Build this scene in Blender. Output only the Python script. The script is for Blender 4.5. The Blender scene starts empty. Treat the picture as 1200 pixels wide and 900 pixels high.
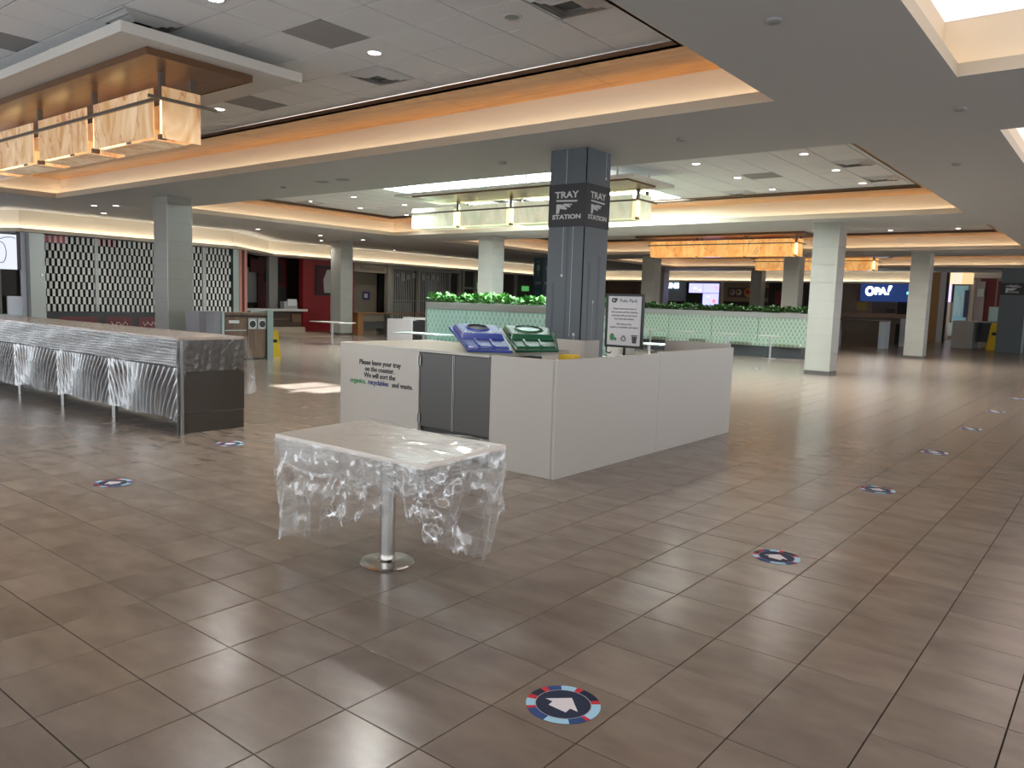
import bpy, bmesh, math, random
from mathutils import Vector, Matrix, noise as mnoise
SC = bpy.context.scene
COL = SC.collection
PI = math.pi
R0 = random.Random(7)

# ------------------------------------------------------------------ camera
cam_d = bpy.data.cameras.new('camera'); cam = bpy.data.objects.new('camera', cam_d); COL.objects.link(cam)
yaw, pitch, roll = math.radians(38.408), math.radians(-6.044), math.radians(1.825)
fwd = Vector((-math.sin(yaw)*math.cos(pitch), math.cos(yaw)*math.cos(pitch), math.sin(pitch)))
rt = fwd.cross(Vector((0, 0, 1))).normalized(); up = rt.cross(fwd)
r2 = math.cos(roll)*rt + math.sin(roll)*up; u2 = -math.sin(roll)*rt + math.cos(roll)*up
cam.matrix_world = Matrix(((r2.x, u2.x, -fwd.x, 0), (r2.y, u2.y, -fwd.y, 0), (r2.z, u2.z, -fwd.z, 1.6), (0, 0, 0, 1)))
cam_d.sensor_width = 36; cam_d.lens = 913.63/1200*36; cam_d.clip_end = 300
SC.camera = cam
# ------------------------------------------------------------------ world, light, exposure
W = bpy.data.worlds.new('world'); SC.world = W; W.use_nodes = True
bg = W.node_tree.nodes['Background']; bg.inputs[0].default_value = (.93, .98, 1.03, 1); bg.inputs[1].default_value = 1.25
SC.view_settings.view_transform = 'Standard'; SC.view_settings.look = 'None'
SC.view_settings.exposure = 0.98; SC.view_settings.gamma = 1.0; SC.view_settings.use_curve_mapping = False
LED = 8.0       # cove strips
SKY = 20.0        # daylight behind the glazing
SC.cycles.max_bounces = 7; SC.cycles.diffuse_bounces = 4; SC.cycles.glossy_bounces = 3
SC.cycles.transparent_max_bounces = 16; SC.cycles.sample_clamp_indirect = 4; SC.cycles.caustics_reflective = False

sun_d = bpy.data.lights.new('sun', 'SUN'); sun_d.energy = 30; sun_d.angle = .012; sun_d.color = (.94, .98, 1)
sun = bpy.data.objects.new('sun', sun_d); COL.objects.link(sun)
sun.rotation_euler = Vector((.8, -2.1, -1)).to_track_quat('-Z', 'Y').to_euler()
# ------------------------------------------------------------------ materials
MATS = {}
def nodes(name):
    m = bpy.data.materials.new(name); m.use_nodes = True
    nt = m.node_tree; return m, nt, nt.nodes['Principled BSDF']
def mat(name, col, rough=.5, metal=0, spec=.5, emit=None, es=0, var=0, vscale=8, bump=0, bscale=60):
    if name in MATS: return MATS[name]
    m, nt, b = nodes(name); N = nt.nodes; L = nt.links
    b.inputs['Base Color'].default_value = (*col, 1); b.inputs['Roughness'].default_value = rough
    b.inputs['Metallic'].default_value = metal; b.inputs['Specular IOR Level'].default_value = spec
    if emit: b.inputs['Emission Color'].default_value = (*emit, 1); b.inputs['Emission Strength'].default_value = es
    if var or bump:
        g = N.new('ShaderNodeNewGeometry')
    if var:
        n = N.new('ShaderNodeTexNoise'); n.inputs['Scale'].default_value = vscale; n.inputs['Detail'].default_value = 5
        L.new(g.outputs['Position'], n.inputs['Vector'])
        mx = N.new('ShaderNodeMixRGB'); mx.inputs[1].default_value = (*[c*(1-var) for c in col], 1)
        mx.inputs[2].default_value = (*[min(1, c*(1+var)) for c in col], 1)
        L.new(n.outputs['Fac'], mx.inputs[0]); L.new(mx.outputs[0], b.inputs['Base Color'])
    if bump:
        n2 = N.new('ShaderNodeTexNoise'); n2.inputs['Scale'].default_value = bscale; n2.inputs['Detail'].default_value = 4
        L.new(g.outputs['Position'], n2.inputs['Vector'])
        bp = N.new('ShaderNodeBump'); bp.inputs['Strength'].default_value = bump; bp.inputs['Distance'].default_value = .01
        L.new(n2.outputs['Fac'], bp.inputs['Height']); L.new(bp.outputs[0], b.inputs['Normal'])
    MATS[name] = m; return m
def emis(name, col, s, dark=None):
    if name in MATS: return MATS[name]
    m, nt, b = nodes(name)
    b.inputs['Base Color'].default_value = (*(dark or (.1, .1, .1)), 1); b.inputs['Roughness'].default_value = .4
    b.inputs['Emission Color'].default_value = (*col, 1); b.inputs['Emission Strength'].default_value = s
    MATS[name] = m; return m

def floor_mat():
    m, nt, b = nodes('stone_tile'); N = nt.nodes; L = nt.links
    g = N.new('ShaderNodeNewGeometry')
    dv = N.new('ShaderNodeVectorMath'); dv.operation = 'MULTIPLY_ADD'
    dv.inputs[1].default_value = (1/.404, 1/.404, 0); dv.inputs[2].default_value = (1.865/.404, -2.69/.404, 0)
    L.new(g.outputs['Position'], dv.inputs[0])
    fl = N.new('ShaderNodeVectorMath'); fl.operation = 'FLOOR'; L.new(dv.outputs[0], fl.inputs[0])
    wn = N.new('ShaderNodeTexWhiteNoise'); wn.noise_dimensions = '2D'; L.new(fl.outputs[0], wn.inputs['Vector'])
    # streaky cloudiness, shifted per tile
    ad = N.new('ShaderNodeVectorMath'); ad.operation = 'MULTIPLY_ADD'; ad.inputs[1].default_value = (9, 9, 9)
    L.new(wn.outputs['Color'], ad.inputs[0]); L.new(g.outputs['Position'], ad.inputs[2])
    st = N.new('ShaderNodeVectorMath'); st.operation = 'MULTIPLY'; st.inputs[1].default_value = (2.2, 4.5, 1)
    L.new(ad.outputs[0], st.inputs[0])
    n1 = N.new('ShaderNodeTexNoise'); n1.inputs['Scale'].default_value = 1.3; n1.inputs['Detail'].default_value = 5; n1.inputs['Roughness'].default_value = .5
    L.new(st.outputs[0], n1.inputs['Vector'])
    cr = N.new('ShaderNodeValToRGB'); cr.color_ramp.elements[0].position = .28; cr.color_ramp.elements[1].position = .74
    cr.color_ramp.elements[0].color = (.172, .137, .110, 1); cr.color_ramp.elements[1].color = (.252, .204, .167, 1)
    L.new(n1.outputs['Fac'], cr.inputs[0])
    hv = N.new('ShaderNodeMath'); hv.operation = 'MULTIPLY_ADD'; hv.inputs[1].default_value = .17; hv.inputs[2].default_value = .91
    L.new(wn.outputs['Value'], hv.inputs[0])
    mu = N.new('ShaderNodeVectorMath'); mu.operation = 'SCALE'; L.new(cr.outputs[0], mu.inputs[0]); L.new(hv.outputs[0], mu.inputs['Scale'])
    L.new(mu.outputs[0], b.inputs['Base Color'])
    b.inputs['Roughness'].default_value = .22
    b.inputs['Specular IOR Level'].default_value = .5
    bp = N.new('ShaderNodeBump'); bp.inputs['Strength'].default_value = .05; bp.inputs['Distance'].default_value = .01
    n3 = N.new('ShaderNodeTexNoise'); n3.inputs['Scale'].default_value = 40; n3.inputs['Detail'].default_value = 3; L.new(g.outputs['Position'], n3.inputs['Vector'])
    L.new(n3.outputs['Fac'], bp.inputs['Height']); L.new(bp.outputs[0], b.inputs['Normal'])
    return m
def wood_mat(name, c1, c2, scale=(1, 6, 6), rough=.3):
    m, nt, b = nodes(name); N = nt.nodes; L = nt.links
    g = N.new('ShaderNodeNewGeometry'); s = N.new('ShaderNodeVectorMath'); s.operation = 'MULTIPLY'; s.inputs[1].default_value = scale
    L.new(g.outputs['Position'], s.inputs[0])
    n = N.new('ShaderNodeTexNoise'); n.inputs['Scale'].default_value = 2; n.inputs['Detail'].default_value = 6; n.inputs['Distortion'].default_value = .6
    L.new(s.outputs[0], n.inputs['Vector'])
    cr = N.new('ShaderNodeValToRGB'); cr.color_ramp.elements[0].position = .3; cr.color_ramp.elements[1].position = .7
    cr.color_ramp.elements[0].color = (*c1, 1); cr.color_ramp.elements[1].color = (*c2, 1)
    L.new(n.outputs['Fac'], cr.inputs[0]); L.new(cr.outputs[0], b.inputs['Base Color']); b.inputs['Roughness'].default_value = rough
    return m
def onyx_mat(name, c1, c2, s, vein=(.45, .16, .08)):
    m, nt, b = nodes(name); N = nt.nodes; L = nt.links
    g = N.new('ShaderNodeNewGeometry'); sc = N.new('ShaderNodeVectorMath'); sc.operation = 'MULTIPLY'; sc.inputs[1].default_value = (2.4, 2.4, 1.1)
    L.new(g.outputs['Position'], sc.inputs[0])
    n = N.new('ShaderNodeTexNoise'); n.inputs['Scale'].default_value = 1.2; n.inputs['Detail'].default_value = 4; n.inputs['Distortion'].default_value = 1.4
    L.new(sc.outputs[0], n.inputs['Vector'])
    cr = N.new('ShaderNodeValToRGB'); cr.color_ramp.elements[0].position = .32; cr.color_ramp.elements[1].position = .68
    cr.color_ramp.elements[0].color = (*c1, 1); cr.color_ramp.elements[1].color = (*c2, 1); L.new(n.outputs['Fac'], cr.inputs[0])
    n2 = N.new('ShaderNodeTexNoise'); n2.inputs['Scale'].default_value = .9; n2.inputs['Detail'].default_value = 6; n2.inputs['Distortion'].default_value = .7
    L.new(sc.outputs[0], n2.inputs['Vector'])
    c2n = N.new('ShaderNodeValToRGB'); e = c2n.color_ramp.elements; e[0].position = .485; e[1].position = .515
    e[0].color = (0, 0, 0, 1); e[1].color = (0, 0, 0, 1); k = e.new(.5); k.color = (.8, .8, .8, 1)
    L.new(n2.outputs['Fac'], c2n.inputs[0])
    mx = N.new('ShaderNodeMixRGB'); mx.inputs[2].default_value = (*vein, 1); L.new(c2n.outputs[0], mx.inputs[0]); L.new(cr.outputs[0], mx.inputs[1])
    L.new(mx.outputs[0], b.inputs['Base Color']); L.new(mx.outputs[0], b.inputs['Emission Color'])
    b.inputs['Emission Strength'].default_value = s; b.inputs['Roughness'].default_value = .12
    return m
def film_mat(name, base, crease, sc, stretch=(1, 1, 1), rough=.12, tint=(.9, .92, .95), edge=.35, gloss=.6, width=.035):
    """clear plastic sheet: see-through where flat, milky along fine crumple creases, shinier where it turns away"""
    m, nt, b = nodes(name); N = nt.nodes; L = nt.links; out = N['Material Output']; N.remove(b)
    g = N.new('ShaderNodeNewGeometry'); s = N.new('ShaderNodeVectorMath'); s.operation = 'MULTIPLY'; s.inputs[1].default_value = stretch
    L.new(g.outputs['Position'], s.inputs[0])
    n = N.new('ShaderNodeTexNoise'); n.inputs['Scale'].default_value = sc*.7; n.inputs['Detail'].default_value = 4; L.new(s.outputs[0], n.inputs['Vector'])
    wv = N.new('ShaderNodeVectorMath'); wv.operation = 'MULTIPLY_ADD'; wv.inputs[1].default_value = (.25/sc*4, .25/sc*4, .25/sc*4); L.new(n.outputs['Color'], wv.inputs[0]); L.new(s.outputs[0], wv.inputs[2])
    v = N.new('ShaderNodeTexVoronoi'); v.feature = 'DISTANCE_TO_EDGE'; v.inputs['Scale'].default_value = sc; L.new(wv.outputs[0], v.inputs['Vector'])
    mr = N.new('ShaderNodeMapRange'); mr.inputs['From Max'].default_value = width; mr.inputs['To Min'].default_value = crease; mr.inputs['To Max'].default_value = 0; L.new(v.outputs['Distance'], mr.inputs['Value'])
    mk = N.new('ShaderNodeMapRange'); mk.inputs['From Min'].default_value = .42; mk.inputs['From Max'].default_value = .62; L.new(n.outputs['Fac'], mk.inputs['Value'])
    ml = N.new('ShaderNodeMath'); ml.operation = 'MULTIPLY'; L.new(mr.outputs[0], ml.inputs[0]); L.new(mk.outputs[0], ml.inputs[1])
    lw = N.new('ShaderNodeLayerWeight'); lw.inputs['Blend'].default_value = .35
    ed = N.new('ShaderNodeMath'); ed.operation = 'MULTIPLY_ADD'; ed.inputs[1].default_value = edge; ed.inputs[2].default_value = base; L.new(lw.outputs['Facing'], ed.inputs[0])
    ad = N.new('ShaderNodeMath'); ad.operation = 'ADD'; ad.use_clamp = True; L.new(ml.outputs[0], ad.inputs[0]); L.new(ed.outputs[0], ad.inputs[1])
    tr = N.new('ShaderNodeBsdfTransparent'); tr.inputs[0].default_value = (.97, .98, .98, 1)
    gl = N.new('ShaderNodeBsdfGlossy'); gl.inputs['Roughness'].default_value = rough; gl.inputs[0].default_value = (1, 1, 1, 1)
    df = N.new('ShaderNodeBsdfDiffuse'); df.inputs[0].default_value = (*tint, 1)
    tl = N.new('ShaderNodeBsdfTranslucent'); tl.inputs[0].default_value = (*tint, 1)
    m0 = N.new('ShaderNodeMixShader'); m0.inputs[0].default_value = .45; L.new(df.outputs[0], m0.inputs[1]); L.new(tl.outputs[0], m0.inputs[2])
    m1 = N.new('ShaderNodeMixShader'); m1.inputs[0].default_value = gloss; L.new(m0.outputs[0], m1.inputs[1]); L.new(gl.outputs[0], m1.inputs[2])
    m2 = N.new('ShaderNodeMixShader'); L.new(ad.outputs[0], m2.inputs[0]); L.new(tr.outputs[0], m2.inputs[1]); L.new(m1.outputs[0], m2.inputs[2])
    bp = N.new('ShaderNodeBump'); bp.inputs['Strength'].default_value = .35; bp.inputs['Distance'].default_value = .02
    L.new(n.outputs['Fac'], bp.inputs['Height']); L.new(bp.outputs[0], gl.inputs['Normal'])
    L.new(m2.outputs[0], out.inputs[0]); return m
def quilt_mat(name, c1, c2):
    """banquette fabric printed with small wavy motifs"""
    m, nt, b = nodes(name); N = nt.nodes; L = nt.links
    g = N.new('ShaderNodeNewGeometry'); s = N.new('ShaderNodeVectorMath'); s.operation = 'MULTIPLY'; s.inputs[1].default_value = (1, 1, 1)
    L.new(g.outputs['Position'], s.inputs[0])
    sp = N.new('ShaderNodeSeparateXYZ'); L.new(s.outputs[0], sp.inputs[0])
    def sn(sock, k):
        a = N.new('ShaderNodeMath'); a.operation = 'MULTIPLY'; a.inputs[1].default_value = k; L.new(sock, a.inputs[0])
        c = N.new('ShaderNodeMath'); c.operation = 'SINE'; L.new(a.outputs[0], c.inputs[0]); return c
    pr = N.new('ShaderNodeMath'); pr.operation = 'MULTIPLY'; L.new(sn(sp.outputs[0], 44).outputs[0], pr.inputs[0]); L.new(sn(sp.outputs[2], 26).outputs[0], pr.inputs[1])
    v = N.new('ShaderNodeMath'); v.operation = 'MULTIPLY_ADD'; v.inputs[1].default_value = .5; v.inputs[2].default_value = .5; L.new(pr.outputs[0], v.inputs[0])
    mr = N.new('ShaderNodeValToRGB'); mr.color_ramp.interpolation = 'EASE'
    mr.color_ramp.elements[0].position = .3; mr.color_ramp.elements[1].position = .55
    mr.color_ramp.elements[0].color = (*c1, 1); mr.color_ramp.elements[1].color = (*c2, 1)
    L.new(v.outputs[0], mr.inputs[0]); L.new(mr.outputs[0], b.inputs['Base Color']); b.inputs['Roughness'].default_value = .45
    return m

M_tile = floor_mat()
def clear_mat():
    m, nt, b = nodes('clear_glass'); N = nt.nodes; L = nt.links; out = N['Material Output']; N.remove(b)
    t = N.new('ShaderNodeBsdfTransparent'); g = N.new('ShaderNodeBsdfGlossy'); g.inputs['Roughness'].default_value = .02; x = N.new('ShaderNodeMixShader'); x.inputs[0].default_value = .05
    L.new(t.outputs[0], x.inputs[1]); L.new(g.outputs[0], x.inputs[2]); L.new(x.outputs[0], out.inputs[0]); return m
M_clear = clear_mat()
M_grout = mat('grout', (.04, .033, .028), .9, 0, .1)
M_soffit = mat('soffit_paint', (.52, .52, .51), .7)
M_ctile = mat('ceiling_tile', (.84, .855, .87), .8, bump=.08, bscale=300)
M_cgrid = mat('ceiling_grid', (.16, .16, .16), .7)
M_cdark = mat('dark_ceiling_tile', (.30, .30, .30), .8)
M_cream = mat('cream_paint', (.74, .65, .51), .6)
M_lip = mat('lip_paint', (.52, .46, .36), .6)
M_cloud = mat('cloud_paint', (.62, .60, .56), .6)
M_wood = wood_mat('honey_veneer', (.42, .17, .035), (.60, .28, .07), (.5, 5, 5), .28)
M_wood2 = wood_mat('dark_veneer', (.11, .046, .014), (.19, .09, .032), (.5, 5, 5), .3)
M_brown = mat('brown_trim', (.13, .06, .025), .4)
M_led = emis('led_strip', (1.0, .86, .68), LED)
M_led2 = emis('led_strip_dim', (1.0, .80, .48), LED*.3)
M_ledw = emis('led_strip_white', (1.0, .90, .76), LED*2.1)
M_sky = emis('sky_glazing', (.80, .97, 1.0), SKY)
M_skyr = emis('ceiling_glow', (1.0, .84, .78), .62)
M_panel = mat('column_tile', (.28, .275, .245), .35, var=.06, vscale=3)
M_joint = mat('column_joint', (.20, .19, .17), .7)
M_base = mat('dark_base', (.06, .055, .05), .5)
M_white = mat('white_laminate', (.44, .415, .375), .35, var=.02)
M_wtop = mat('solid_surface', (.45, .43, .395), .22)
M_ss = mat('stainless', (.42, .41, .40), .28, 1.0)
M_ssd = mat('brushed_stainless_dark', (.085, .082, .078), .33, 1.0, bump=.05)
M_chrome = mat('polished_steel', (.58, .56, .53), .16, 1.0)
M_black = mat('black', (.012, .012, .013), .45)
M_dark = mat('dark_interior', (.018, .014, .012), .7)
M_ink = mat('ink', (.02, .02, .022), .5)
M_blue = mat('blue_plastic', (.018, .04, .22), .25)
M_green = mat('green_plastic', (.008, .075, .035), .25)
M_stone = mat('speckled_stone', (.045, .039, .032), .3, var=.3, vscale=120)
M_stonetop = mat('speckled_stone_top', (.34, .26, .21), .2, var=.25, vscale=90)
M_teal = mat('teal_panel', (.01, .05, .07), .4)
M_yellow = mat('yellow_plastic', (.75, .50, .02), .4)
M_red = mat('red_paint', (.28, .010, .012), .45)
M_dred = mat('dark_red', (.085, .006, .008), .5)

# ------------------------------------------------------------------ builders
def wloc(o):
    v = Vector((0, 0, 0))
    while o: v += o.location; o = o.parent
    return v
class MB:
    def __init__(s): s.v = []; s.f = []; s.mi = []; s.cur = 0
    def quad(s, *p):
        k = len(s.v); s.v += [tuple(q) for q in p]; s.f.append(tuple(range(k, k+len(p)))); s.mi.append(s.cur); return s
    def box(s, x0, x1, y0, y1, z0, z1):
        if x0 > x1: x0, x1 = x1, x0
        if y0 > y1: y0, y1 = y1, y0
        if z0 > z1: z0, z1 = z1, z0
        k = len(s.v)
        s.v += [(x, y, z) for z in (z0, z1) for (x, y) in ((x0, y0), (x1, y0), (x1, y1), (x0, y1))]
        for f in ((3, 2, 1, 0), (4, 5, 6, 7), (0, 1, 5, 4), (1, 2, 6, 5), (2, 3, 7, 6), (3, 0, 4, 7)):
            s.f.append(tuple(k+i for i in f)); s.mi.append(s.cur)
        return s
    def prism(s, poly, z0, z1):
        k = len(s.v); n = len(poly)
        s.v += [(x, y, z0) for x, y in poly] + [(x, y, z1) for x, y in poly]
        s.f.append(tuple(k+i for i in reversed(range(n)))); s.mi.append(s.cur)
        s.f.append(tuple(k+n+i for i in range(n))); s.mi.append(s.cur)
        for i in range(n):
            j = (i+1) % n; s.f.append((k+i, k+j, k+n+j, k+n+i)); s.mi.append(s.cur)
        return s
    def slab(s, pts, t):
        """a thick sheet: polygon pts (3D) pushed along its normal by t"""
        p = [Vector(q) for q in pts]; nrm = (p[1]-p[0]).cross(p[2]-p[0]).normalized()*t
        k = len(s.v); n = len(p); s.v += [tuple(q) for q in p]+[tuple(q+nrm) for q in p]
        s.f.append(tuple(k+i for i in reversed(range(n)))); s.mi.append(s.cur)
        s.f.append(tuple(k+n+i for i in range(n))); s.mi.append(s.cur)
        for i in range(n):
            j = (i+1) % n; s.f.append((k+i, k+j, k+n+j, k+n+i)); s.mi.append(s.cur)
        return s
    def lathe(s, prof, cx, cy, n=32, sx=1, sy=1):
        k = len(s.v)
        for r, z in prof:
            s.v += [(cx+r*sx*math.cos(2*PI*i/n), cy+r*sy*math.sin(2*PI*i/n), z) for i in range(n)]
        for a in range(len(prof)-1):
            for i in range(n):
                j = (i+1) % n; s.f.append((k+a*n+i, k+a*n+j, k+(a+1)*n+j, k+(a+1)*n+i)); s.mi.append(s.cur)
        s.f.append(tuple(k+i for i in reversed(range(n)))); s.mi.append(s.cur)
        s.f.append(tuple(k+(len(prof)-1)*n+i for i in range(n))); s.mi.append(s.cur)
        return s
    def tube(s, pts, r, n=8):
        pts = [Vector(p) for p in pts]; k = len(s.v); rings = []
        for i, p in enumerate(pts):
            d = (pts[min(i+1, len(pts)-1)]-pts[max(i-1, 0)]).normalized()
            a = d.orthogonal().normalized() if i == 0 else (rings[-1] - d*rings[-1].dot(d)).normalized()
            rings.append(a); b = d.cross(a)
            s.v += [tuple(p+r*(math.cos(2*PI*j/n)*a+math.sin(2*PI*j/n)*b)) for j in range(n)]
        for i in range(len(pts)-1):
            for j in range(n):
                q = (j+1) % n; s.f.append((k+i*n+j, k+i*n+q, k+(i+1)*n+q, k+(i+1)*n+j)); s.mi.append(s.cur)
        s.f.append(tuple(k+j for j in reversed(range(n)))); s.mi.append(s.cur)
        e = k+(len(pts)-1)*n; s.f.append(tuple(e+j for j in range(n))); s.mi.append(s.cur)
        return s
    def mesh(s, name, mats, org=Vector((0, 0, 0)), bev=0, smooth=False):
        me = bpy.data.meshes.new(name)
        me.from_pydata([(x-org.x, y-org.y, z-org.z) for x, y, z in s.v], [], s.f)
        for m in (mats if isinstance(mats, (list, tuple)) else [mats]): me.materials.append(m)
        if any(s.mi): me.polygons.foreach_set('material_index', s.mi)
        if bev:
            bm = bmesh.new(); bm.from_mesh(me); bmesh.ops.remove_doubles(bm, verts=bm.verts, dist=1e-6)
            bmesh.ops.bevel(bm, geom=bm.edges[:], offset=bev, segments=2, affect='EDGES', profile=.6, clamp_overlap=True)
            bm.to_mesh(me); bm.free()
        if smooth:
            me.polygons.foreach_set('use_smooth', [True]*len(me.polygons))
        me.update(); return me
    def obj(s, name, mats, parent=None, bev=0, smooth=False, loc=None):
        org = wloc(parent) if parent else Vector(loc or (0, 0, 0))
        o = bpy.data.objects.new(name, s.mesh(name, mats, org, bev, smooth)); COL.objects.link(o)
        if parent: o.parent = parent
        else: o.location = org
        return o
def B(*a): return MB().box(*a)
def tag(o, label, cat, group=None):
    o['label'] = label; o['category'] = cat
    if group: o['group'] = group
    return o
def thing(name, loc, label, cat, group=None):
    o = bpy.data.objects.new(name, None); COL.objects.link(o); o.location = loc; o.empty_display_size = .1
    return tag(o, label, cat, group)
def struct(o): o['kind'] = 'structure'; return o
def stuff(o): o['kind'] = 'stuff'; return o
def dup(root, loc, label=None, group=None, rz=None):
    r = root.copy(); COL.objects.link(r); r.location = loc
    if rz is not None: r.rotation_euler = (0, 0, rz)
    if label: r['label'] = label
    if group: r['group'] = group
    for ch in list(root.children):
        c = ch.copy(); COL.objects.link(c); c.parent = r
        for g in list(ch.children):
            d = g.copy(); COL.objects.link(d); d.parent = c
    return r
def inst(src, name, parent, loc):
    """another part sharing src's mesh, at world point loc"""
    o = bpy.data.objects.new(name, src); COL.objects.link(o); o.parent = parent; o.location = Vector(loc)-wloc(parent); return o
def text(name, s, size, loc, face, m, parent, align='CENTER', ext=.002, bold=0, sx=1.0):
    cu = bpy.data.curves.new(name, 'FONT'); cu.body = s; cu.size = size; cu.align_x = align; cu.align_y = 'CENTER'
    cu.extrude = ext; cu.offset = bold; cu.resolution_u = 3
    t = bpy.data.objects.new(name, cu); COL.objects.link(t)
    bpy.context.view_layer.update()
    me = bpy.data.meshes.new_from_object(t.evaluated_get(bpy.context.evaluated_depsgraph_get()))
    bpy.data.objects.remove(t); me.name = name; me.materials.clear(); me.materials.append(m)
    rot = Matrix.Rotation(PI/2, 4, 'X')
    if face == '+X': rot = Matrix.Rotation(PI/2, 4, 'Z') @ rot
    me.transform(Matrix.Translation(Vector(loc)-(wloc(parent) if parent else Vector((0,0,0)))) @ rot @ Matrix.Diagonal((sx, 1, 1, 1)))
    o = bpy.data.objects.new(name, me); COL.objects.link(o)
    if parent: o.parent = parent
    return o
def proj(x, y, z):
    d = Vector((x, y, z-1.6)); c = d.dot(fwd)
    if c < .3: return None
    return 600+913.63*d.dot(r2)/c, 450-913.63*d.dot(u2)/c
def offset_path(pts, d, closed):
    """polyline pushed to its left by d with mitred corners"""
    n = len(pts); out = []
    for i in range(n):
        def nd(a, b):
            v = Vector((b[0]-a[0], b[1]-a[1])).normalized(); return Vector((-v.y, v.x))
        if closed or 0 < i < n-1:
            a = nd(pts[i-1], pts[i]); b = nd(pts[i], pts[(i+1) % n])
            m = (a+b).normalized(); k = d/max(.3, m.dot(a))
        elif i == 0: m = nd(pts[0], pts[1]); k = d
        else: m = nd(pts[-2], pts[-1]); k = d
        out.append((pts[i][0]+m.x*k, pts[i][1]+m.y*k))
    return out
def strip(mb, A, Bp, za, zb, closed):
    n = len(A)
    for i in range(n if closed else n-1):
        j = (i+1) % n
        mb.quad((*A[i], za), (*A[j], za), (*Bp[j], zb), (*Bp[i], zb))

# ================================================================== FLOOR
P = .404; X0 = -1.865; Y0 = 2.69
floor = struct(B(-34, 9, -4, 66, -.12, -.005).obj('floor', M_grout))
merged = {(1, 0): 1, (2, 0): 1, (2, -2): 1}
cells = []
for i in range(-70, 20):
    for j in range(-12, 155):
        x = X0+i*P; y = Y0+j*P
        if (i, j) in merged: cells.append((x, y, 2, i, j)); continue
        if (i, j-1) in merged: continue
        cells.append((x, y, 1, i, j))
def inview(c):
    best = False
    for dx in (0, P):
        for dy in (0, P*c[2]):
            q = proj(c[0]+dx, c[1]+dy, 0)
            if q and -30 < q[0] < 1230 and 0 < q[1] < 930: best = True
    return best
vis = [c for c in cells if inview(c)]; vis.sort(key=lambda c: c[0]**2+c[1]**2)
near = set((c[3], c[4]) for c in vis[:296])
G = .003
def tilebox(mb, x, y, n): mb.box(x+G, x+P-G, y+G, y+P*n-G, -.008, 0)
tm = {}
for n in (1, 2):
    mb = MB(); tilebox(mb, 0, 0, n); tm[n] = mb.mesh('floor_tile', M_tile, bev=.0012)
rest = MB()
for c in cells:
    if (c[3], c[4]) in near: inst(tm[c[2]], 'floor_tile', floor, (c[0], c[1], 0))
    else:
        x, y = c[0], c[1]; rest.box(x+G, x+P-G, y+G, y+P*c[2]-G, -.0045, 0)
stuff(rest.obj('floor_tiles_beyond', M_tile, floor))

# ================================================================== CEILING
ZS = 3.8
trays = [(-21.35, -3.2, -.1, 8.36), (-21.0, -3.08, 10.95, 19.4), (-21.0, -2.95, 21.95, 30.0), (-21.0, -2.9, 33.0, 41.2)]
rcof = [(-1.5, 2.0, .4, 8.38), (-1.46, 2.0, 10.97, 19.0), (-1.46, 2.0, 21.9, 30.0)]
holes = trays+rcof
def soffit():
    mb = MB(); EX0, EX1, EY0, EY1 = -33, 9, -4, 45.6
    xs = sorted({EX0, EX1, *[h[0] for h in holes], *[h[1] for h in holes]}); ys = sorted({EY0, EY1, *[h[2] for h in holes], *[h[3] for h in holes]})
    for a, b in zip(xs, xs[1:]):
        for c, d in zip(ys, ys[1:]):
            mx, my = (a+b)/2, (c+d)/2
            if any(h[0] < mx < h[1] and h[2] < my < h[3] for h in holes): continue
            mb.quad((a, c, ZS), (a, d, ZS), (b, d, ZS), (b, c, ZS))
    return mb
ceiling = struct(soffit().obj('ceiling', M_soffit))
# a roof deck over everything keeps daylight out except through the glazing
mb = B(-34, 9.2, -4.2, 13, 5.6, 5.7); mb.box(-34, 9.2, 23, 66, 5.6, 5.7); mb.box(-34, -18.5, 13, 23, 5.6, 5.7); mb.box(-8.8, 9.2, 13, 23, 5.6, 5.7); struct(mb.obj('ceiling', M_cdark))

def cove(parent, pts, closed, zb, ztop, setback=.2, lip=.12, led=M_led, wallm=M_cream, lipm=M_lip):
    """light cove: a low lip along pts, a trough behind it, an LED strip lying in the trough and the lit wall above"""
    o1 = offset_path(pts, .03, closed); o2 = offset_path(pts, setback, closed)
    mb = MB(); strip(mb, pts, pts, zb, zb+lip, closed); strip(mb, pts, o1, zb+lip, zb+lip, closed); strip(mb, o1, o1, zb+lip, zb+.012, closed)
    if not closed: strip(mb, pts, o2, zb, zb, closed)
    strip(mb, o1, o2, zb+.012, zb+.012, closed); mb.obj('cove_lip', lipm, parent)
    mb = MB(); strip(mb, o2, o2, zb, ztop, closed); mb.obj('cove_wall', wallm, parent)
    a = offset_path(pts, setback-.095, closed); b = offset_path(pts, setback-.065, closed)
    mb = MB(); strip(mb, b, a, zb+.03, zb+.03, closed); mb.obj('cove_light', led, parent)
ZW = 4.29; ZT = 4.37; CT = .67; CX = -5.37; CY = 5.83; LEDGE = .95
dark_cells = {}
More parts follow.
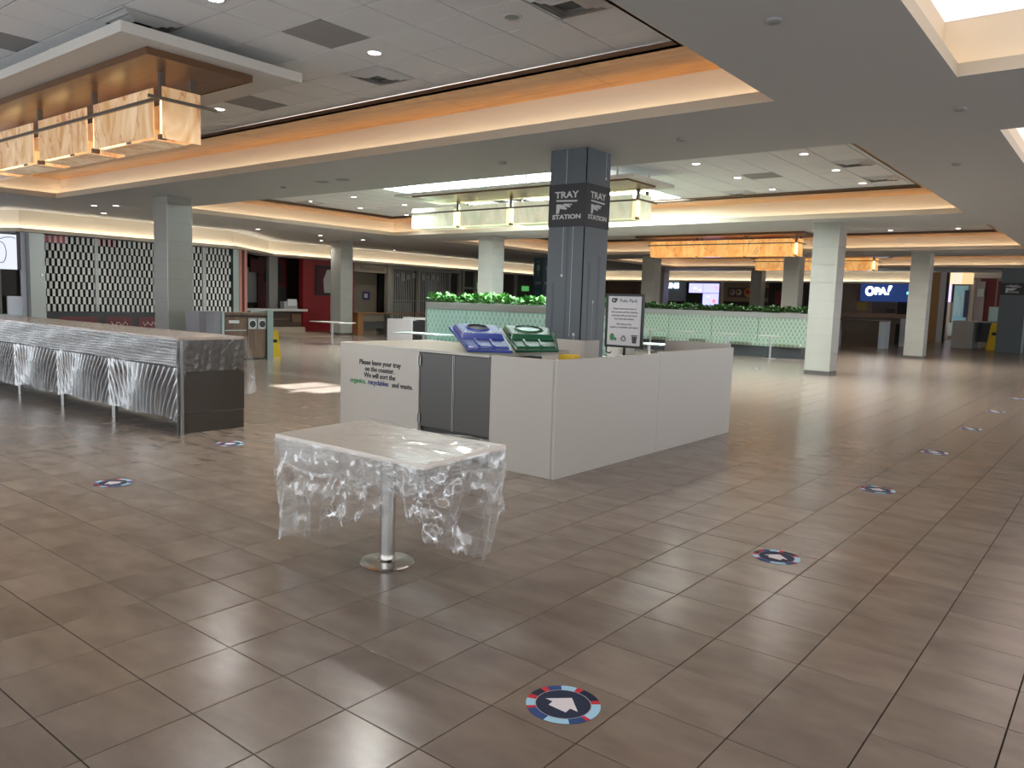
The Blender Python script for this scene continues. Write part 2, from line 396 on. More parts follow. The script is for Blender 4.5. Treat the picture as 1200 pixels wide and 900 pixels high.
def tray(k, h):
    x0, x1, y0, y1 = h
    par = struct(bpy.data.objects.new('ceiling', None)); COL.objects.link(par); par.location = ((x0+x1)/2, (y0+y1)/2, ZS); par['kind'] = 'structure'
    pts = [(x0, y0), (x0, y1), (x1, y1), (x1, y0)]          # clockwise: left side = outwards
    cove(par, pts, True, ZS, ZW)
    wall = offset_path(pts, .2, True); inner = offset_path(pts, -LEDGE+.2, True)
    # veneer ledge in boards ~2.4 m long with open joints
    def ledge(axis, a, b, c, d):
        n = max(1, round((b-a)/2.42)); w = (b-a)/n
        for i in range(n):
            mb = MB()
            if axis == 'x': mb.box(a+i*w+.004, a+(i+1)*w-.004, c, d, ZW, ZW+.02)
            else: mb.box(c, d, a+i*w+.004, a+(i+1)*w-.004, ZW, ZW+.02)
            mb.obj('veneer_board', M_wood, par)
    wx0, wx1, wy0, wy1 = x0-.2, x1+.2, y0-.2, y1+.2
    ix0, ix1, iy0, iy1 = x0+LEDGE-.2, x1-LEDGE+.2, y0+LEDGE-.2, y1-LEDGE+.2
    ledge('x', wx0, wx1, iy1, wy1); ledge('x', wx0, wx1, wy0, iy0)
    ledge('y', iy0, iy1, wx0, ix0); ledge('y', iy0, iy1, ix1, wx1)
    mb = MB(); q = [(ix0, iy0), (ix0, iy1), (ix1, iy1), (ix1, iy0)]; q2 = offset_path(q, .03, True)
    strip(mb, q, q, ZW, ZT-.01, True); strip(mb, q, q2, ZW, ZW, True); mb.obj('brown_edge', M_brown, par)
    # tiles
    skyl = SKYBOX if k == 1 else None
    i0 = math.floor((ix0-CX)/CT); i1 = math.ceil((ix1-CX)/CT); j0 = math.floor((iy0-CY)/CT); j1 = math.ceil((iy1-CY)/CT)
    far = MB(); grid = MB(); cnt = 0
    for i in range(i0, i1):
        for j in range(j0, j1):
            a, b = max(ix0, CX+i*CT), min(ix1, CX+(i+1)*CT); c, d = max(iy0, CY+j*CT), min(iy1, CY+(j+1)*CT)
            if b-a < .05 or d-c < .05: continue
            if skyl and not (b <= skyl[0]+.01 or a >= skyl[1]-.01 or d <= skyl[2]+.01 or c >= skyl[3]-.01): continue
            if k < 2 and cnt < 290:
                full = abs(b-a-CT) < .01 and abs(d-c-CT) < .01
                dk = (k, i, j) in DARKT
                key = ('t', dk)
                if full:
                    if key not in dark_cells: dark_cells[key] = B(.008, CT-.008, .008, CT-.008, 0, .012).mesh('ceiling_tile', M_cdark if dk else M_ctile)
                    o = inst(dark_cells[key], 'ceiling_tile', par, (a, c, ZT))
                    if dk: o['label'] = 'dark grey perforated ceiling tile'
                else: B(a+.006, b-.006, c+.006, d-.006, ZT, ZT+.012).obj('ceiling_tile', M_ctile, par)
                cnt += 1
            else: far.box(a+.006, b-.006, c+.006, d-.006, ZT, ZT+.012)
    if far.v: stuff(far.obj('ceiling_tiles_beyond', M_ctile, par))
    def gridplane(a, b, c, d): grid.quad((a, c, ZT+.008), (a, d, ZT+.008), (b, d, ZT+.008), (b, c, ZT+.008))
    if skyl:
        sx0, sx1, sy0, sy1 = skyl
        gridplane(ix0, sx0, iy0, iy1); gridplane(sx1, ix1, iy0, iy1); gridplane(sx0, sx1, iy0, sy0); gridplane(sx0, sx1, sy1, iy1)
    else: gridplane(ix0, ix1, iy0, iy1)
    grid.obj('tile_grid', M_cgrid, par)
    return par
SKYBOX = (-15.1, -9.1, 13.9, 18.6)
SKYBOX = (CX+round((SKYBOX[0]-CX)/CT)*CT, CX+round((SKYBOX[1]-CX)/CT)*CT, CY+round((SKYBOX[2]-CY)/CT)*CT, CY+round((SKYBOX[3]-CY)/CT)*CT)
def cellof(k, x, y): return (k, math.floor((x-CX)/CT), math.floor((y-CY)/CT))
DARKT = {cellof(0, -7.037, 5.498), cellof(0, -10.47, 6.82), cellof(0, -10.56, 3.76), cellof(1, -6.2, 16.16), cellof(1, -15.6, 12.3)}
for k, h in enumerate(trays): tray(k, h)
# skylight well in the second coffer
sx0, sx1, sy0, sy1 = SKYBOX
sk = thing('skylight', ((sx0+sx1)/2, (sy0+sy1)/2, 4.37), 'large bright white skylight in the coffer beyond the grey tray station column', 'skylight')
mb = MB(); q = [(sx0, sy0), (sx0, sy1), (sx1, sy1), (sx1, sy0)]; strip(mb, q, q, 4.37, 4.56, True); mb.obj('well', mat('well_white', (.8, .8, .78), .6), sk)
nx, ny = 8, 3; CLEAR = {(0, 2), (1, 2), (7, 0)}  # clear panes added so the sun beam reaches the floor and the counter
for i in range(nx):
    for j in range(ny):
        w, d = (sx1-sx0)/nx, (sy1-sy0)/ny
        B(sx0+i*w+.02, sx0+(i+1)*w-.02, sy0+j*d+.02, sy0+(j+1)*d-.02, 4.52, 4.53).obj('added_clear_pane' if (i, j) in CLEAR else 'pane', M_clear if (i, j) in CLEAR else M_sky, sk)
mb = MB()
for i in range(nx+1): x = sx0+i*(sx1-sx0)/nx; mb.box(x-.025, x+.025, sy0, sy1, 4.50, 4.56)
for j in range(ny+1): y = sy0+j*(sy1-sy0)/ny; mb.box(sx0, sx1, y-.025, y+.025, 4.495, 4.555)
mb.obj('glazing_bars', mat('bar_white', (.7, .7, .7), .4), sk)
# plain lit coffers of the right-hand aisle
for k, h in enumerate(rcof):
    x0, x1, y0, y1 = h
    par = struct(bpy.data.objects.new('ceiling', None)); COL.objects.link(par); par.location = ((x0+x1)/2, (y0+y1)/2, ZS)
    pts = [(x0, y0), (x0, y1), (x1, y1), (x1, y0)]
    cove(par, pts, True, ZS, 4.36, .17, .12, M_led2, M_cream, M_lip)
    q = offset_path(pts, .17, True)
    n = 3
    for i in range(n):
        c, d = q[0][1]+(q[1][1]-q[0][1])*i/n, q[0][1]+(q[1][1]-q[0][1])*(i+1)/n
        B(q[0][0], q[2][0], c+.01, d-.01, 4.36, 4.38).obj('glowing_panel', M_skyr, par)

# ================================================================== BULKHEADS over the shops
ZB = 3.17
bh = struct(bpy.data.objects.new('trim_1', None)); COL.objects.link(bh)
# front edge of the lip, wall to the left of the direction of travel
path = [(-8.9, 45.0), (-28.4, 45.0), (-28.4, 19.5), (-25.5, 16.0), (-25.5, 8.9), (-28.2, 8.1), (-31, 8.1)]
path = path[::-1]
cove(bh, path, False, ZB, ZS, .2, .1, M_ledw, M_cream, M_lip)
q = offset_path(path, .2, False); q3 = offset_path(path, .75, False)
mb = MB(); strip(mb, q, q3, ZB, ZB, False); mb.obj('bulkhead_underside', M_soffit, bh)

# ================================================================== WALLS
struct(B(-31.5, -31.3, 3, 47.5, 0, 5.6).obj('wall_left', mat('shop_wall_dark', (.05, .035, .025), .7)))
struct(B(-31.3, -9.6, 47.3, 47.5, 0, 5.6).obj('wall_back', mat('shop_wall_brown', (.06, .035, .022), .7)))

# ================================================================== COLUMNS
CH = .442
def column(x, y, label, w=.62, group='square columns clad in grey-beige tiles'):
    t = thing('column', (x, y, 0), label, 'column')
    hw = w/2
    B(x-hw+.012, x+hw-.012, y-hw+.012, y+hw-.012, 0, ZS-.002).obj('core', M_joint, t)
    B(x-hw+.004, x+hw-.004, y-hw+.004, y+hw-.004, 0, .1).obj('base', M_base, t)
    ns = 'slab%.2f' % w
    if ns not in dark_cells:
        dark_cells[ns] = [B(-hw, hw, -hw, -hw+.014, .003, CH-.003).mesh('cladding_tile', M_panel), B(hw-.014, hw, -hw+.015, hw-.015, .003, CH-.003).mesh('cladding_tile', M_panel),
                          B(-hw, hw, hw-.014, hw, .003, CH-.003).mesh('cladding_tile', M_panel), B(-hw, -hw+.014, -hw+.015, hw-.015, .003, CH-.003).mesh('cladding_tile', M_panel)]
    n = 8
    for i in range(n):
        for me in dark_cells[ns]: inst(me, 'cladding_tile', t, (x, y, .1+i*CH))
    z = .1+n*CH
    B(x-hw, x+hw, y-hw, y+hw, z+.003, ZS-.002).obj('top_course', M_panel, t)
    for sx, sy in ((-1, -1), (1, -1), (1, 1), (-1, 1)):
        B(x+sx*(hw-.004), x+sx*(hw+.003), y+sy*(hw-.004), y+sy*(hw+.003), .1, ZS-.002).obj('corner_strip', M_ss, t)
    return t
c_right = column(-6.2, 20.5, 'grey-beige tiled column to the right of the green banquette, nearest of the right-hand columns')
c_left = column(-18.21, 9.72, 'pale tiled column behind the plastic-wrapped counter on the left')
column(-25.5, 20.75, 'tiled column in front of the red shop wall')
column(-17.5, 20.7, 'tiled column behind the leafy planter of the turquoise banquette')
column(-17.3, 31.7, 'brown-lit tiled column behind the framed notice, nearer of the pair there')
column(-22.4, 42.4, 'far tiled column just right of another behind the framed notice', .6)
column(-16.5, 42.4, 'far tiled column between the round-logo shop and the dark menu boards', .6)
column(-10.9, 31.7, 'tiled column behind the right end of the green banquette planter')
column(-6.2, 31.4, 'tiled column right of the blue lit shop sign')
# tray station column, grey-blue metal, with sign band and thin line decoration
M_gb = mat('grey_blue_panel', (.085, .105, .12), .42); M_gbd = mat('grey_blue_panel_dark', (.06, .075, .088), .42)
M_sign = mat('charcoal_sign', (.022, .023, .028), .55); M_wl = mat('white_line', (.55, .56, .56), .5)
def hand_icon(cx, face_y, cz, s):
    """a flat hand carrying a tray: thin tray line and a palm with fingers under it"""
    mb = MB()
    mb.slab([(cx-.5*s, face_y, cz+.19*s), (cx+.46*s, face_y, cz+.15*s), (cx+.52*s, face_y, cz+.21*s), (cx-.52*s, face_y, cz+.25*s)], .002)
    for poly in ([(-.50, -.30), (-.37, -.26), (-.30, -.02), (-.30, .08), (-.50, .08)], [(-.30, -.10), (-.02, -.14), (.02, -.09), (-.08, -.03), (-.30, .08)], [(-.20, .02), (.14, -.06), (.19, -.01), (.02, .06), (-.20, .08)], [(-.12, .05), (.24, .03), (.26, .07), (-.12, .10)]):
        mb.slab([(cx+u*s, face_y, cz+v*s) for u, v in poly], .002)
    return mb
def swap_to_x(mb, x, y, hw):
    """turn geometry built on the -Y face at y-hw onto the +X face at x+hw"""
    mb.v = [(x-(py-y), y+(px-x), pz) for px, py, pz in mb.v]; return mb
def tray_column(x, y, w, z0, z1, label, lines=True):
    t = thing('column', (x, y, 0), label, 'column'); hw = w/2
    B(x-hw+.01, x+hw-.01, y-hw+.01, y+hw-.01, 0, ZS-.002).obj('core', M_gbd, t)
    for a, b in ((0, z0), (z1, ZS-.002)):
        for s in range(2):
            mb = B(x-hw, x+hw, y-hw, y-hw+.012, a, b)
            if s: swap_to_x(mb, x, y, hw)
            mb.obj('metal_panel', M_gb, t)
        B(x-hw, x-hw+.012, y-hw+.013, y+hw, a, b).obj('metal_panel', M_gb, t)
        B(x-hw+.013, x+hw-.013, y+hw-.012, y+hw, a, b).obj('metal_panel', M_gb, t)
    sg = B(x-hw-.008, x+hw+.008, y-hw-.008, y+hw+.008, z0, z1).obj('sign_band', M_sign, t)
    zc = (z0+z1)/2; h = z1-z0; fy = y-hw-.0085
    for face in ('-Y', '+X'):
        lx, ly = (x, fy) if face == '-Y' else (x+hw+.0085, y)
        text('lettering', 'TRAY', .128*h/.61, (lx+(-.01 if face == '-Y' else 0), ly, zc+h*.24), face, M_wl, sg, bold=.003, sx=1.28)
        text('lettering', 'STATION', .088*h/.61, (lx, ly, zc-h*.27), face, M_wl, sg, bold=.003, sx=1.36)
        mb = hand_icon(x, fy-.001, zc-.01, .36*w/.62)
        if face == '+X': swap_to_x(mb, x, y, hw)
        mb.obj('tray_hand_icon', M_wl, sg)
    if lines:
        def line(face, u, za, zb, dot=None, wd=.006, m=M_wl):
            mb = B(x+u-wd/2, x+u+wd/2, y-hw-.002, y-hw+.002, za, zb)
            if dot is not None:
                mb.slab([(x+u+.022*math.cos(a*PI/6), y-hw-.002, dot+.022*math.sin(a*PI/6)) for a in range(12)], .002)
            if face: swap_to_x(mb, x, y, hw)
            mb.obj('line_decoration', m, t)
        line(0, -.03, z1, ZS-.01); line(0, -.05, 2.02, z0, 2.0); line(0, .12, 1.12, z0); line(0, -.2, 1.0, 1.9, wd=.035, m=M_gbd)
        line(0, .03, 1.0, z0, wd=.03, m=M_gbd); line(1, -.02, .9, 1.62, 1.63); line(1, .2, z1+.12, ZS-.01, z1+.12); line(1, .12, 1.0, 2.3, wd=.06, m=M_gbd); line(1, -.14, 1.0, 2.2, wd=.05, m=M_gbd); line(0, .2, .9, 1.15, 1.15)
    return t
tc = tray_column(-6.575, 9.76, .63, 2.70, 3.31, 'dark grey-blue column with tray station signs rising from the white counter')
tray_column(-4.45, 42.3, 1.0, 2.6, 3.15, 'far dark tray station column at the right edge of the view', False)

# ================================================================== CEILING FITTINGS
M_dl = emis('downlight_lens', (1, .95, .88), 6.0); DLW = 200; M_dlo = mat('downlight_off', (.16, .16, .16), .3, .6)
M_ring = mat('white_ring', (.7, .7, .7), .4)
def downlight(x, y, z, label, group, lit=True):
    t = thing('downlight', (x, y, z), label, 'downlight', group)
    n = 24; r = .075; mb = MB(); k = 0
    mb.v = [(x+rr*math.cos(2*PI*i/n), y+rr*math.sin(2*PI*i/n), zz) for rr, zz in ((r+.022, z), (r+.018, z-.008), (r, z-.006), (r-.01, z+.012)) for i in range(n)]
    for a in range(3):
        for i in range(n):
            j = (i+1) % n; mb.f.append((a*n+i, a*n+j, (a+1)*n+j, (a+1)*n+i)); mb.mi.append(0)
    mb.obj('trim_ring', M_ring, t, smooth=True)
    MB().lathe([(r-.004, z-.004), (r-.004, z-.001)], x, y, 24).obj('lens', M_dl if lit else M_dlo, t)
    if lit:
        ld = bpy.data.lights.new('lamp', 'SPOT'); ld.energy = DLW; ld.spot_size = math.radians(150); ld.spot_blend = .9; ld.shadow_soft_size = .07; ld.color = (1, .97, .92)
        lo = bpy.data.objects.new('lamp', ld); COL.objects.link(lo); lo.parent = t; lo.location = (0, 0, -.02)
    return t
dA = downlight(-7.12, 4.25, ZT, 'lit round downlight in the near coffer at the very top edge of the picture', None)
dup(dA, (-7.065, 6.19, ZT), 'lit round downlight beside the square air vent in the near coffer')
dup(dA, (-11.2, 6.74, ZT), 'lit round downlight just right of the nearest hanging lamp box')
downlight(-5.04, 6.18, ZT, 'unlit round downlight with dark centre in the near coffer', None, False)
for x, y, l in ((-6.95, 14.3, 'lit downlight of the second coffer nearest the hanging cloud, front row'), (-6.9, 16.2, 'lit downlight of the second coffer, middle row beside the skylight'),
             (-6.85, 18.1, 'lit downlight of the second coffer, back row beside the skylight'), (-4.88, 14.3, 'lit downlight of the second coffer, front row at right'),
             (-4.88, 16.2, 'lit downlight of the second coffer, middle row at right'), (-4.86, 18.05, 'lit downlight of the second coffer, back row at right'),
             (-19.5, 14.65, 'lit downlight at the far left of the second coffer, front row'), (-17.45, 14.6, 'lit downlight left of the second hanging lamp, front row'),
             (-19.4, 16.5, 'lit downlight at the far left of the second coffer, middle row'), (-17.4, 16.5, 'lit downlight left of the second hanging lamp, middle row'), (-19.4, 18.5, 'lit downlight at the far left of the second coffer, back row')):
    dup(dA, (x, y, ZT), l)
for y, rw in ((24.0, 'front'), (27.0, 'middle'), (28.6, 'back')):
    for x, sd in ((-4.7, 'right-hand'), (-6.7, 'left-hand')): dup(dA, (x, y, ZT), 'lit downlight of the third coffer right of the orange lamp, %s row, %s one' % (rw, sd))
for x, od in ((-9.3, 'rightmost'), (-11.5, 'second from right'), (-13.8, 'third from right'), (-16.0, 'leftmost')): dup(dA, (x, 28.4, ZT), 'lit downlight in the row behind the nearer orange lamp, %s' % od)
dS = None
def soffit_light(x, y, lab, grp):
    global dS
    if dS is None:
        dS = downlight(x, y, ZS, lab, grp)
        for c in dS.children:
            if c.type == 'LIGHT': c.data.energy = 55
    else: dup(dS, (x, y, ZS), lab, grp)
for x, y, l in ((-22.1, 9.6, 'left one of two side by side'), (-21.5, 9.9, 'right one of two side by side'), (-24.0, 10.7, 'lowest of three')): soffit_light(x, y, 'lit soffit downlight left of the pale tiled column, '+l, None)
for x, y, l in ((-23.9, 15.8, 'left of the red shop above the waste station'), (-23.85, 18.4, 'upper of two left of the red-shop column'), (-26.0, 20.1, 'lower of two left of the red-shop column'), (-23.8, 20.4, 'just right of the red-shop column'), (-27.2, 25.2, 'farthest, above the rod shutter')): soffit_light(x, y, 'lit soffit downlight '+l, None)
M_vent = mat('vent_white', (.6, .6, .6), .35, .2)
def vent(x, y, label):
    i, j = math.floor((x-CX)/CT), math.floor((y-CY)/CT); a, b = CX+i*CT, CY+j*CT; c = CT/2
    t = thing('air_vent', (a+c, b+c, ZT), label, 'air vent')
    B(a+c-.1, a+c+.1, b+c-.1, b+c+.1, ZT-.03, ZT-.02).obj('centre_plate', M_black, t)
    for r0, z in ((.30, .004), (.235, .012), (.17, .02)):
        mb = MB(); q = [(a+c-r0, b+c-r0), (a+c-r0, b+c+r0), (a+c+r0, b+c+r0), (a+c+r0, b+c-r0)]
        strip(mb, q, offset_path(q, -.05, True), ZT-.002-z, ZT-.03-z, True); mb.obj('louvre', M_vent, t)
    B(a+c-.32, a+c+.32, b+c-.32, b+c+.32, ZT-.003, ZT-.001).obj('backing', M_vent, t)
    return t
vA = vent(-4.4, 6.2, 'square ceiling air vent at the top edge beside the grey soffit')
for x, y, l in ((-7.6, 6.75, 'square ceiling air vent with black centre beside a lit downlight in the near coffer'), (-8.1, 3.9, 'square ceiling air vent at the top left over the hanging cloud'),
                (-4.3, 15.3, 'square ceiling air vent near the front right corner of the second coffer'), (-4.2, 17.8, 'square ceiling air vent in the back right corner of the second coffer'),
                (-7.5, 18.0, 'square ceiling air vent beside the bright skylight'), (-19.9, 15.2, 'square ceiling air vent at the left of the second coffer')):
    i, j = math.floor((x-CX)/CT), math.floor((y-CY)/CT)
    dup(vA, (CX+i*CT+CT/2, CY+j*CT+CT/2, ZT), l)
M_det = mat('detector_grey', (.27, .27, .26), .6)
def sprinkler(x, y, z, label, r=.06, group=None):
    o = MB().lathe([(r*.6, z-.03), (r, z-.02), (r*1.1, z-.0005)], x, y, 20).obj('ceiling_sprinkler', M_det, None, loc=(x, y, z)); return tag(o, label, 'sprinkler', group)
for x, y, l in ((-2.365, 6.055, 'small round sprinkler cap on the grey soffit, nearest at top'), (-1.67, 9.65, 'small round sprinkler cap on the grey soffit below the lit right coffer'),
                (-2.25, 13.1, 'small round sprinkler cap on the grey soffit at far right'), (-4.9, 9.6, 'small sprinkler cap on the soffit right of the tray station column'),
                (-8.1, 9.8, 'small sprinkler cap on the soffit left of the tray station column'), (-14.0, 9.85, 'small sprinkler cap on the soffit above the left coffer edge')):
    sprinkler(x, y, ZS, l)
for x in (-12.62, -12.0):
    o = MB().lathe([(.13, ZS-.012), (.135, ZS-.0005)], x, 9.76, 24).obj('ceiling_speaker', M_det, None, loc=(x, 9.76, ZS))
    tag(o, 'round grey ceiling speaker on the soffit, %s of the pair left of centre' % ('left' if x < -12.3 else 'right'), 'speaker')

# ================================================================== HANGING LAMPS
ON1 = onyx_mat('onyx_warm', (.58, .31, .12), (.80, .58, .36), .19)
ON2 = onyx_mat('onyx_pale', (.60, .66, .48), (.80, .80, .60), .26, (.7, .6, .35))
ON3 = onyx_mat('onyx_amber', (.80, .34, .08), (.95, .56, .20), .36)
M_tube = emis('lamp_tube', (1.0, .66, .28), 1.6); M_bronze = mat('bronze_metal', (.15, .125, .10), .35, .8)
def onyx_lamp(x1, y0, y1, zb, zt, zc, n, on, pitch, bl, cloud, wood, lab, lab_c, lab_w, ang=0):
    xs = [x1-i*pitch for i in range(n)]
    t = thing('hanging_lamp', ((x1+xs[-1]-bl)/2, (y0+y1)/2, zb), lab, 'lamp')
    th = .012
    for x in xs:
        a, b = x-bl, x
        for (p, q) in ((y0, y0+th), (y1-th, y1)): B(a, b, p, q, zb+.02, zt).obj('onyx_panel', on, t)
        B(a+.06, b-.06, y0+.05, y1-.05, zb, zb+.012).obj('onyx_panel', on, t)
        if x == x1: B(b+.16, b+.16+th, y0+.02, y1, zb-.01, zt).obj('onyx_panel', on, t)
        if x == xs[-1]: B(a, a+th, y0+.06, y1, zb+.01, zt).obj('onyx_panel', on, t)
        for g in ([x+.1] if x != x1 else []) + ([x+.09] if x == x1 else []):
            for yy in (y0+.06, y1-.06):
                B(g-.03, g+.03, yy-.03, yy+.03, zt-.12, zc).obj('bracket', M_bronze, t)
            B(g-.035, g+.035, y0+.05, y1-.05, zb+.06, zt-.14).obj('inner_light', M_tube, t)
            B(g-.03, g+.03, y0+.02, y0+.1, zb-.01, zb+.04).obj('bracket', M_bronze, t)
    zr = zb+(zt-zb)*.72
    mb = B(xs[-1]-bl-.1, x1+.1, y0-.035, y0-.01, zr, zr+.035); mb.box(x1+.175, x1+.20, y0-.15, y1+.2, zr, zr+.035); mb.box(xs[-1]-bl-.1, x1+.1, y1+.01, y1+.035, zr, zr+.035)
    mb.obj('rail', M_bronze, t)
    c = B(*cloud).obj('ceiling_cloud', M_cloud, None, bev=.006); tag(c, lab_c, 'ceiling panel')
    a0, a1, b0, b1, zz0, zz1 = cloud
    for k in range(6):
        hx = a0+.5+(a1-a0-1)*k/5
        for hy in (b0+.2, b1-.2): B(hx-.015, hx+.015, hy-.015, hy+.015, zz1, ZT+.008 if not (SKYBOX[0] < hx < SKYBOX[1] and SKYBOX[2] < hy < SKYBOX[3]) else 4.5).obj('hanger_rod', M_cloud, c)
    w = thing('wood_canopy', ((wood[0]+wood[1])/2, (wood[2]+wood[3])/2, wood[4]), lab_w, 'panel')
    k = round((wood[1]-wood[0])/1.7); ww = (wood[1]-wood[0])/k
    for i in range(k): B(wood[0]+i*ww+.002, wood[0]+(i+1)*ww-.002, wood[2]+.01, wood[3]-.01, wood[4], zz0).obj('veneer_board', M_wood2, w)
    mb = MB(); q = [(wood[0], wood[2]), (wood[0], wood[3]), (wood[1], wood[3]), (wood[1], wood[2])]; q2 = offset_path(q, -.01, True)
    strip(mb, q, q, wood[4]-.005, zz0, True); strip(mb, q, q2, wood[4]-.005, wood[4]-.005, True); mb.obj('edge_band', M_brown, w)
onyx_lamp(-8.95, 4.56, 5.04, 3.32, 3.88, 4.05, 5, ON1, 1.7, 1.5, (-17.2, -8.05, 3.79, 5.93, 4.12, 4.23), (-16.9, -8.3, 4.17, 5.42, 4.05),
          'nearest hanging lamp of glowing amber onyx boxes under a wood panel', 'white slab hung below the near coffer ceiling over the onyx lamp', 'wooden canopy panel above the nearest onyx lamp')
onyx_lamp(-8.55, 14.7, 15.2, 3.42, 3.94, 4.05, 4, ON2, 1.72, 1.5, (-14.6, -7.85, 13.5, 15.2, 4.08, 4.145), (-14.1, -8.05, 13.62, 14.75, 4.05),
          'pale greenish onyx hanging lamp seen behind the tray station column', 'white slab hung over the pale onyx lamp beside the skylight', 'wooden canopy panel above the pale onyx lamp')
onyx_lamp(-9.0, 25.9, 26.4, 3.38, 3.94, 4.05, 3, ON3, 1.75, 1.72, (-15.0, -8.3, 24.9, 27.4, 4.12, 4.23), (-14.6, -8.5, 25.4, 26.9, 4.05),
          'orange onyx hanging lamp above the green banquette', 'slab hung from the third coffer over the orange onyx lamp', 'wooden canopy panel above the orange onyx lamp')
onyx_lamp(-9.3, 36.8, 37.3, 3.46, 4.0, 4.05, 3, ON3, 1.75, 1.72, (-15.3, -8.5, 35.8, 38.3, 4.12, 4.23), (-14.9, -8.7, 36.2, 37.9, 4.05),
          'farthest orange onyx hanging lamp, behind the green banquette planter columns', 'slab hung from the farthest coffer over the far onyx lamp', 'wooden canopy panel above the farthest onyx lamp')

# ================================================================== TRAY STATION COUNTER
isl = thing('tray_counter', (-5.5, 7.6, 0), 'large white tray return counter with steel doors around the grey column', 'counter')
HT = 1.085
B(-7.0, -5.745, 5.69, 5.73, 0, HT-.03).obj('front_panel', M_white, isl, bev=.003)
B(-4.775, -4.03, 5.69, 5.73, 0, HT).obj('front_panel', M_white, isl, bev=.003)
B(-4.04, -4.0, 5.69, 7.62, 0, HT+.005).obj('side_panel', M_white, isl, bev=.003)
B(-4.04, -4.0, 7.622, 9.6, 0, HT+.018).obj('side_panel', M_white, isl, bev=.003)
B(-7.0, -6.96, 5.731, 7.05, 0, HT-.03).obj('side_panel', M_white, isl, bev=.003)
B(-7.0, -4.8, 5.69, 7.05, HT-.03, HT).obj('worktop', M_wtop, isl, bev=.003)
B(-4.8, -4.04, 5.73, 6.6, HT-.2, HT-.17).obj('lower_shelf', M_wtop, isl)
B(-4.95, -4.04, 9.54, 9.6, 0, HT+.06).obj('back_panel', M_white, isl, bev=.003)
B(-6.62, -5.93, 9.02, 9.06, 0, HT+.01).obj('back_panel', M_white, isl, bev=.003)
B(-5.94, -5.90, 9.02, 9.4, 0, HT+.01).obj('side_panel', M_white, isl, bev=.003)
B(-7.0, -5.95, 7.05, 7.09, 0, HT-.03).obj('back_panel', M_white, isl)
B(-5.735, -4.785, 5.74, 5.80, .0, HT-.03).obj('carcass', M_black, isl)
for i, (a, b) in enumerate(((-5.73, -5.268), (-5.258, -4.785))):
    d = B(a, b, 5.70, 5.725, .285, HT-.035).obj('steel_door', M_ssd, isl, bev=.003)
    e = B(b-.006, b, 5.692, 5.70, .285, HT-.035) if i == 0 else B(a, a+.004, 5.694, 5.70, .285, HT-.035)
    e.obj('door_edge', M_ss, d)
for z in (.965, .37):
    mb = MB(); mb.tube([(-5.752, 5.682, z-.045), (-5.752, 5.682, z+.045)], .008, 10); mb.box(-5.775, -5.755, 5.684, 5.69, z-.04, z+.04); mb.tube([(-5.725, 5.69, z-.045), (-5.725, 5.69, z+.045)], .007, 10)
    mb.obj('hinge', M_ss, isl)
M_ing = mat('ink_green', (.05, .22, .08), .5); M_inb = mat('ink_blue', (.03, .03, .16), .5)
tz = [.885, .815, .745, .672]
text('lettering', 'Please leave your tray', .076, (-6.345, 5.688, tz[0]), '-Y', M_ink, isl, bold=.0012, sx=.98)
text('lettering', 'on the counter.', .076, (-6.345, 5.688, tz[1]), '-Y', M_ink, isl, bold=.0012, sx=.98)
text('lettering', 'We will sort the', .076, (-6.345, 5.688, tz[2]), '-Y', M_ink, isl, bold=.0012, sx=.98)
text('lettering', 'organics,', .076, (-6.83, 5.688, tz[3]), '-Y', M_ing, isl, 'LEFT', bold=.0012, sx=.98)
text('lettering', 'recyclables', .076, (-6.53, 5.688, tz[3]), '-Y', M_inb, isl, 'LEFT', bold=.0012, sx=.98)
text('lettering', 'and waste.', .076, (-6.145, 5.688, tz[3]), '-Y', M_ink, isl, 'LEFT', bold=.0012, sx=.98)
